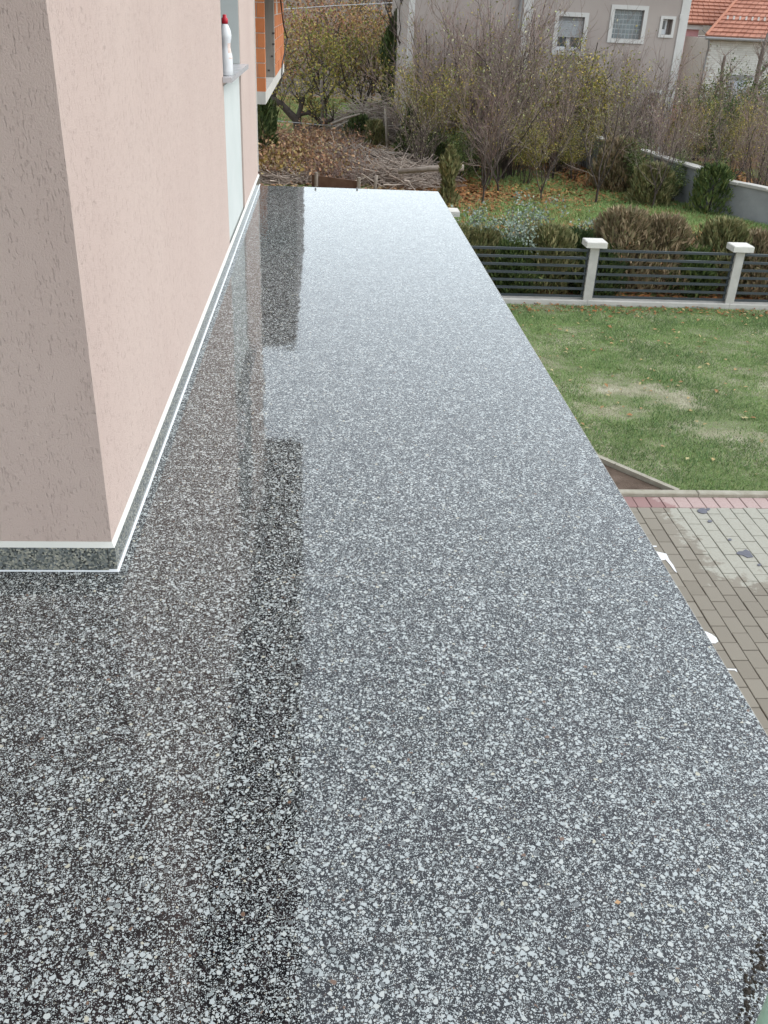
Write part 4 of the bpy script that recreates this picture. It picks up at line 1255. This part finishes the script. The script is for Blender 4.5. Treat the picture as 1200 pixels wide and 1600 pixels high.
# lopped tree before the white house
tp = at(1162, 222, 2, G); tp = np.array([17.0, 39.5, G])
tp = np.array([*at(1176, 182, 1, 40)[:2], G])
o = thing('lopped_tree', 'lopped tree with ivy clad trunk before the white brick house', 'tree', tp)
def loc_(px, py, dy=0): return at(px, py, 1, tp[1] + dy) - tp
lim = [([loc_(1168, 215), loc_(1170, 185), loc_(1175, 150)], [.22, .19, .15]),
       ([loc_(1174, 152), loc_(1182, 125), loc_(1187, 100), loc_(1192, 78), loc_(1200, 52, .3)], [.12, .10, .09, .07, .05]),
       ([loc_(1176, 148), loc_(1190, 130), loc_(1205, 122), loc_(1225, 112)], [.10, .09, .075, .05]),
       ([loc_(1183, 122), loc_(1196, 105), loc_(1210, 92)], [.06, .05, .04])]
lim = [(np.array(a), np.array(b_)) for a, b_ in lim]
tw = []
for P, r in lim[1:]:
    for k in range(12):
        i = rng.integers(1, len(P))
        A, r2 = wob(rng, P[i], perp(rng, np.array([0, 0, 1.0]), rng.uniform(.3, 1.1)), rng.uniform(.5, 1.5), 4, .018, .005, .15, .08)
        tw.append((A, r2))
        for _ in range(3): tw.append(wob(rng, A[rng.integers(1, 4)], perp(rng, np.array([0, 0, 1.0]), .9), .5, 3, .007, .003, .2))
link('trunk', lines_mesh('trunk', lim, 8, BARK), o)
link('crown', lines_mesh('crown', tw, 3, TWIG), o)
iv = np.array([lim[0][0][0] * (1 - q) + lim[0][0][2] * q for q in rng.random(900)])
link('ivy', leaf_mesh(rng, iv, .05, .17, L_GRN), o)
tp = np.array([*at(1130, 182, 1, 41)[:2], G])
o = thing('bare_tree', 'bare knobbly pruned tree beside the white house downpipe', 'tree', tp)
def loc_(px, py, dy=0): return at(px, py, 1, tp[1] + dy) - tp
lim = [([loc_(1130, 215), loc_(1128, 170), loc_(1127, 130), loc_(1129, 105), loc_(1133, 88)], [.10, .09, .08, .07, .06]), ([loc_(1127, 132), loc_(1136, 122), loc_(1142, 112)], [.05, .04, .03])]
lim = [(np.array(a), np.array(b_)) for a, b_ in lim]
tw = []
for P, r in lim:
    for k in range(14):
        i = rng.integers(1, len(P))
        tw.append(wob(rng, P[i], perp(rng, np.array([0, 0, 1.0]), rng.uniform(.3, 1.1)), rng.uniform(.4, 1.2), 4, .014, .004, .15, .08))
link('trunk', lines_mesh('trunk', lim, 8, BARK), o)
link('crown', lines_mesh('crown', tw, 3, TWIG), o)

# ------------------------------------------------------------------ brush, vines, poles, stakes
def heap(name, label, cx, cy, rx, ry, hz, n, L, mat=STICK, r=(.006, .017)):
    rg = np.random.default_rng(int(cx * 100 + cy) % 9999)
    o = thing(name, label, 'brush pile', (cx, cy, G))
    lines = []
    for k in range(n):
        a = rg.uniform(0, 6.28); q = math.sqrt(rg.random())
        x, y = rx * q * math.cos(a), ry * q * math.sin(a)
        z = hz * (1 - q ** 2) * rg.random() ** .6
        b_ = rg.normal(0, .8) if rg.random() < .5 else rg.uniform(0, 3.14)
        d = _n(np.array([math.cos(b_), math.sin(b_), rg.normal(0, .38)]))
        l = L * rg.uniform(.3, 1.1)
        r0 = rg.uniform(*r) * (1.6 if rg.random() < .06 else 1)
        lines.append(wob(rg, np.array([x, y, z + .03]) - d * l / 2, d, l, 4, r0, r0 * .5, .12))
    m_ = link('sticks', lines_mesh('sticks', lines, 4, mat), o)
    m_['kind'] = 'stuff'
    return o
b1 = at(580, 215, 2, G)
heap('brush_pile', 'upper heap of grey cut branches behind the leaning stake', b1[0] + .2, b1[1], 1.9, 1.4, 1.3, 900, 1.9)
b2 = at(630, 282, 2, G)
heap('brush_pile', 'lower heap of grey cut branches above the terrace edge', b2[0] - .1, b2[1], 1.5, 1.6, .55, 850, 1.5)
b3 = at(540, 258, 2, G)
heap('brush_pile', 'flat heap of dark vine prunings in the dry vine bed', b3[0], b3[1] + .8, 1.5, 1.5, .42, 900, 1.0)
b4 = at(440, 282, 2, G)
heap('brush_pile', 'low heap of dark prunings beside the pink wall corner', b4[0], b4[1], 1.0, .7, .25, 450, .8)
# dry vine bed: upright stalks and big withered leaves
rg = np.random.default_rng(21)
n = 2400
bx, by = rg.uniform(-2.4, 1.6, n), rg.uniform(26.5, 34.5, n)
keep = (bx + (by - 26) * .02 < 1.5)
bx, by = bx[keep], by[keep]
lines = [wob(rg, (x, y, G), (rg.normal(0, .4), rg.normal(0, .4), 1), rg.uniform(.25, .75), 3, .009, .004, .25) for x, y in zip(bx, by)]
tag(link('dry_vine_stalks', lines_mesh('dry_vine_stalks', lines, 3, TWIGR)), kind='stuff')
base = np.concatenate([np.repeat(np.array([l[0][2] for l in lines]), 4, 0), np.repeat(np.array([l[0][3] for l in lines]), 3, 0)])
base = base[rg.random(len(base)) < np.where(base[:, 0] < .3, .6, .22)]
tag(link('withered_vine_leaves', leaf_mesh(rg, base, .05, .16, L_DRY, 'withered_vine_leaves')), kind='stuff')
yl = np.stack([rg.uniform(-2.2, -.5, 1500), rg.uniform(26.5, 31, 1500), G + rg.uniform(0.05, .45, 1500)], 1)
tag(link('yellow_vine_leaves', leaf_mesh(rg, yl, .07, .1, leafy('yellow_vine_leaf', [(.36, .25, .07), (.28, .19, .05), (.42, .33, .12), (.22, .13, .05)]), 'yellow_vine_leaves')), kind='stuff')

def pole(name, label, cat, a, c, r0, r1, mat=POLE):
    a, c = np.array(a), np.array(c)
    mid = (a + c) / 2 + np.array([0, 0, np.linalg.norm(c - a) * .015])
    return tag(part(name, MB().tube([a, mid, c], [r0, (r0 + r1) / 2, r1], 8), mat, None, True), label, cat)
def gp_(px, py, h): return at(px, py, 2, G + h)
pole('wooden_pole', 'long pale wooden pole lying across the lower brush heap', 'pole', gp_(622, 268, .62), gp_(724, 262, .75), .06, .085)
pole('wooden_pole', 'short pale pole jutting from brush towards the cone thuja', 'pole', gp_(596, 238, .5), gp_(659, 247, .62), .035, .07)
pole('wooden_pole', 'slanting pale stick on the front of the upper brush heap', 'pole', gp_(518, 194, .7), gp_(562, 178, 1.2), .05, .03)
pole('wooden_pole', 'thin pale stick at the thicket end of the upper brush heap', 'pole', gp_(622, 198, .6), gp_(648, 184, 1.0), .035, .05)
pole('wooden_pole', 'dark pole lying in the middle of the vine prunings', 'pole', gp_(566, 242, .3), gp_(640, 250, .4), .05, .04, BARKD)
s1 = at(505, 207, 2, G)
pole('garden_stake', 'tall dark upright stake before the yellow trees', 'stake', s1 + [0, 0, -.1], np.array([*at(502, 124, 1, s1[1])]), .07, .055, BARK)
s2 = at(606, 238, 2, G)
pole('garden_stake', 'grey leaning forked stake beside the upper brush heap', 'stake', s2 + [0, 0, -.1], np.array([*at(602, 168, 1, s2[1])]), .055, .045)
s3 = at(622, 262, 2, G)
pole('garden_stake', 'short dark stake in the lower brush heap', 'stake', s3 + [0, 0, -.1], np.array([*at(625, 245, 1, s3[1])]), .05, .04, BARK)
s4 = at(585, 300, 2, G)
pole('garden_stake', 'short pale stake right of the brown board', 'stake', s4 + [0, 0, -.1], np.array([*at(588, 274, 1, s4[1])]), .05, .045)
A0, A1 = at(487, 292, 2, G), at(560, 300, 2, G)
bd = thing('bed_board', 'brown wooden bed board between two short stakes beyond the terrace', 'board', A0)
z0, z1 = at(487, 273, 1, A0[1])[2], at(557, 283, 1, A1[1])[2]
part('plank', MB().hull8([(A0[0], A0[1], G), (A1[0], A1[1], G), (A1[0], A1[1] + .05, G), (A0[0], A0[1] + .05, G)], [(A0[0], A0[1], z0), (A1[0], A1[1], z1), (A1[0], A1[1] + .05, z1), (A0[0], A0[1] + .05, z0)]), BOARD, bd)
for px, py in ((494, 269), (559, 277)):
    q = at(px, 295, 2, G)
    q[1] = A0[1] + (A1[1] - A0[1]) * (q[0] - A0[0]) / (A1[0] - A0[0]) - .05
    zt = at(px, py, 1, q[1])[2]
    part('stake', MB().tube([(q[0], q[1], G), (q[0], q[1], zt)], [.055, .05], 7), POLE, bd)
w1_ = [at(424, 188, 1, 36), at(500, 195, 1, 36.2), at(605, 200, 1, 36.4)]
tag(part('vine_wire', MB().tube(w1_, [.012] * 3, 5), WIRE), 'pale wire strung low between the garden stakes', 'wire')
ow = [at(420, 16, 1, 46), at(520, 9, 1, 47), at(640, 3, 1, 48), at(700, 4, 1, 48.5)]
tag(part('overhead_wire', MB().tube(ow, [.018] * 4, 5), WIRE), 'pale overhead wire crossing before the hillside', 'wire')
# pale rubble and red debris near the thicket foot
for (px, py, s, mat_, lab) in ((868, 186, .5, TRIM, 'pale rubble block heap behind yellow shrub'), (852, 238, .6, RUST, 'rust red brick stack under the thicket'), (686, 168, .4, RUST, 'rust red crate deep behind the bare shrubs')):
    q = at(px, py + 14, 2, G)
    o = thing('rubble_heap', lab, 'rubble', q)
    for k in range(9):
        a, b_, c_ = random.uniform(-s, s), random.uniform(-.3, .3), (k // 3) * .2
        part('brick', MB().bevel_box(q[0] + a - .2, q[0] + a + .2, q[1] + b_ - .12 - k * .003, q[1] + b_ + .12, G + c_, G + c_ + .19, .01), mat_, o)

# ------------------------------------------------------------------ grass, litter, far wood
def grass(name, x, y, z, h, w_, mat, rg):
    n = len(x)
    a = rg.uniform(0, 6.28, n)
    lean = rg.normal(0, .55, (n, 2)) * h[:, None]
    c = np.stack([x, y, np.full(n, z)], 1)
    s = np.stack([np.cos(a), np.sin(a), np.zeros(n)], 1) * w_
    tip = c + np.stack([lean[:, 0], lean[:, 1], h], 1)
    V = np.stack([c - s, c + s, tip], 1).reshape(-1, 3)
    return tag(link(name, np_mesh(name, V, np.arange(3 * n).reshape(n, 3), mat)), kind='stuff')
rg = np.random.default_rng(31)
n = 275000
x = rg.uniform(1.2, 9.0, n); y = rg.uniform(8.36, 15.22, n)
def patch(x, y): return .40 * vnoise(x, y, .8, 4) + .38 * vnoise(x, y, 2.3, 5) + .22 * vnoise(x, y * 1.6, 6.5, 6)
pt = patch(x, y)
bare = np.exp(-(((x - 4.6) / 1.0) ** 2 + ((y - 10.4) / 1.1) ** 2)) * .30
side = (x - q0[0]) * nrm[0] + (y - q0[1]) * nrm[1]
keep = (pt - bare + rg.normal(0, .07, n) > .40) & (side > .06)
x, y = x[keep], y[keep]
grass('lawn_grass', x, y, G, rg.uniform(.010, .034, len(x)), .0035, GRASS, rg)
n = 95000
x = rg.uniform(1.2, 9.0, n); y = rg.uniform(8.36, 15.22, n)
side = (x - q0[0]) * nrm[0] + (y - q0[1]) * nrm[1]
keep = (patch(x, y) - .8 * np.exp(-(((x - 4.6) / 1.2) ** 2 + ((y - 10.6) / 1.5) ** 2)) * .16 + rg.normal(0, .035, n) < .44) & (side > .06)
x, y = x[keep], y[keep]
grass('straw', x, y, G, rg.uniform(.006, .02, len(x)), .004, leafy('straw_blade', [(.46, .41, .31), (.38, .33, .23), (.54, .50, .41)]), rg)
n = 60000
x = rg.uniform(1.2, 9.0, n); y = rg.uniform(8.36, 15.22, n)
side = (x - q0[0]) * nrm[0] + (y - q0[1]) * nrm[1]
keep = (patch(x, y) + rg.normal(0, .05, n) > .60) & (side > .06)
x, y = x[keep], y[keep]
grass('grass_tufts', x, y, G, rg.uniform(.03, .065, len(x)), .004, leafy('tuft_blade', [(.13, .23, .085), (.10, .19, .065), (.16, .26, .10), (.20, .27, .12)]), rg)
n = 90000
x = rg.uniform(2.2, 12, n); y = rg.uniform(17, 30, n)
keep = vnoise(x, y, .35, 12) + rg.normal(0, .08, n) > .46
x, y = x[keep], y[keep]
grass('garden_grass', x, y, G, rg.uniform(.03, .10, len(x)), .009, GRASS, rg)
n = 9000
x = rg.uniform(-5, 4, n); y = rg.uniform(38, 52, n)
grass('orchard_grass', x, y, G, rg.uniform(.05, .16, n), .015, GRASS, rg)
def litter(name, x, y, z, size, mat, rg):
    n = len(x)
    c = np.stack([x, y, np.full(n, z) + rg.uniform(.004, .025, n)], 1)
    a = rg.uniform(0, 6.28, n)
    s = size * rg.uniform(.5, 1.4, n)
    u = np.stack([np.cos(a), np.sin(a), rg.normal(0, .2, n)], 1) * s[:, None]
    v = np.stack([-np.sin(a), np.cos(a), rg.normal(0, .3, n)], 1) * s[:, None] * .6
    k = np.zeros((n, 3)); k[:, 2] = s * .25
    V = np.stack([c - u, c - v + k, c + u, c + v + k], 1).reshape(-1, 3)
    return tag(link(name, np_mesh(name, V, np.arange(4 * n).reshape(n, 4), mat)), kind='stuff')
n = 420
x = rg.uniform(2.2, 9, n); y = 8.5 + 6.6 * rg.random(n) ** .7
litter('lawn_leaves', x, y, G + .012, .032, leafy('pale_dry_leaf', [(.40, .25, .11), (.48, .36, .16), (.34, .17, .07), (.52, .45, .22)]), rg)
x = rg.uniform(2.2, 9, 500); y = rg.uniform(14.75, 15.23, 500)
litter('fence_foot_leaves', x, y, G + .008, .03, L_LIT, rg)
n = 30000
x = rg.uniform(2.0, 14, n); y = rg.uniform(15.6, 32, n)
keep = vnoise(x, y, .35, 12) + rg.normal(0, .1, n) < .5 + np.clip((y - 22) * .03, 0, .3)
litter('leaf_litter', x[keep], y[keep], G, .06, L_LIT, rg)
n = 5000
litter('vine_bed_litter', rg.uniform(-3, 2.5, n), rg.uniform(25, 37, n), G, .07, L_DRY, rg)
# far wood on the hillside: many upright bare crowns reading as one mass
rg = np.random.default_rng(77)
Vs, Fs, o_ = [], [], 0
for k in range(900):
    x, y = rg.uniform(-60, 70), 62 + 120 * rg.random() ** 1.2
    z = float(terrain(np.array([x]), np.array([y]))[0])
    h = rg.uniform(3.5, 6)
    L_ = [wob(rg, (x, y, z), (0, 0, 1), h, 3, .12, .03, .05)]
    for q in range(11):
        t_ = rg.uniform(.25, .9)
        L_.append(wob(rg, (x, y, z + h * t_), (rg.normal(0, .7), rg.normal(0, .7), 1), h * .35 * rg.uniform(.5, 1.1), 2, .05, .015, .1))
    V, F = tube_arrays(L_, 3)
    Vs.append(V); Fs.append(F + o_); o_ += len(V)
tag(link('far_wood', np_mesh('far_wood', np.concatenate(Vs), np.concatenate(Fs), simple('far_bark', (.17, .15, .135), (.30, .265, .245), .95, .3, island=True))), kind='stuff')
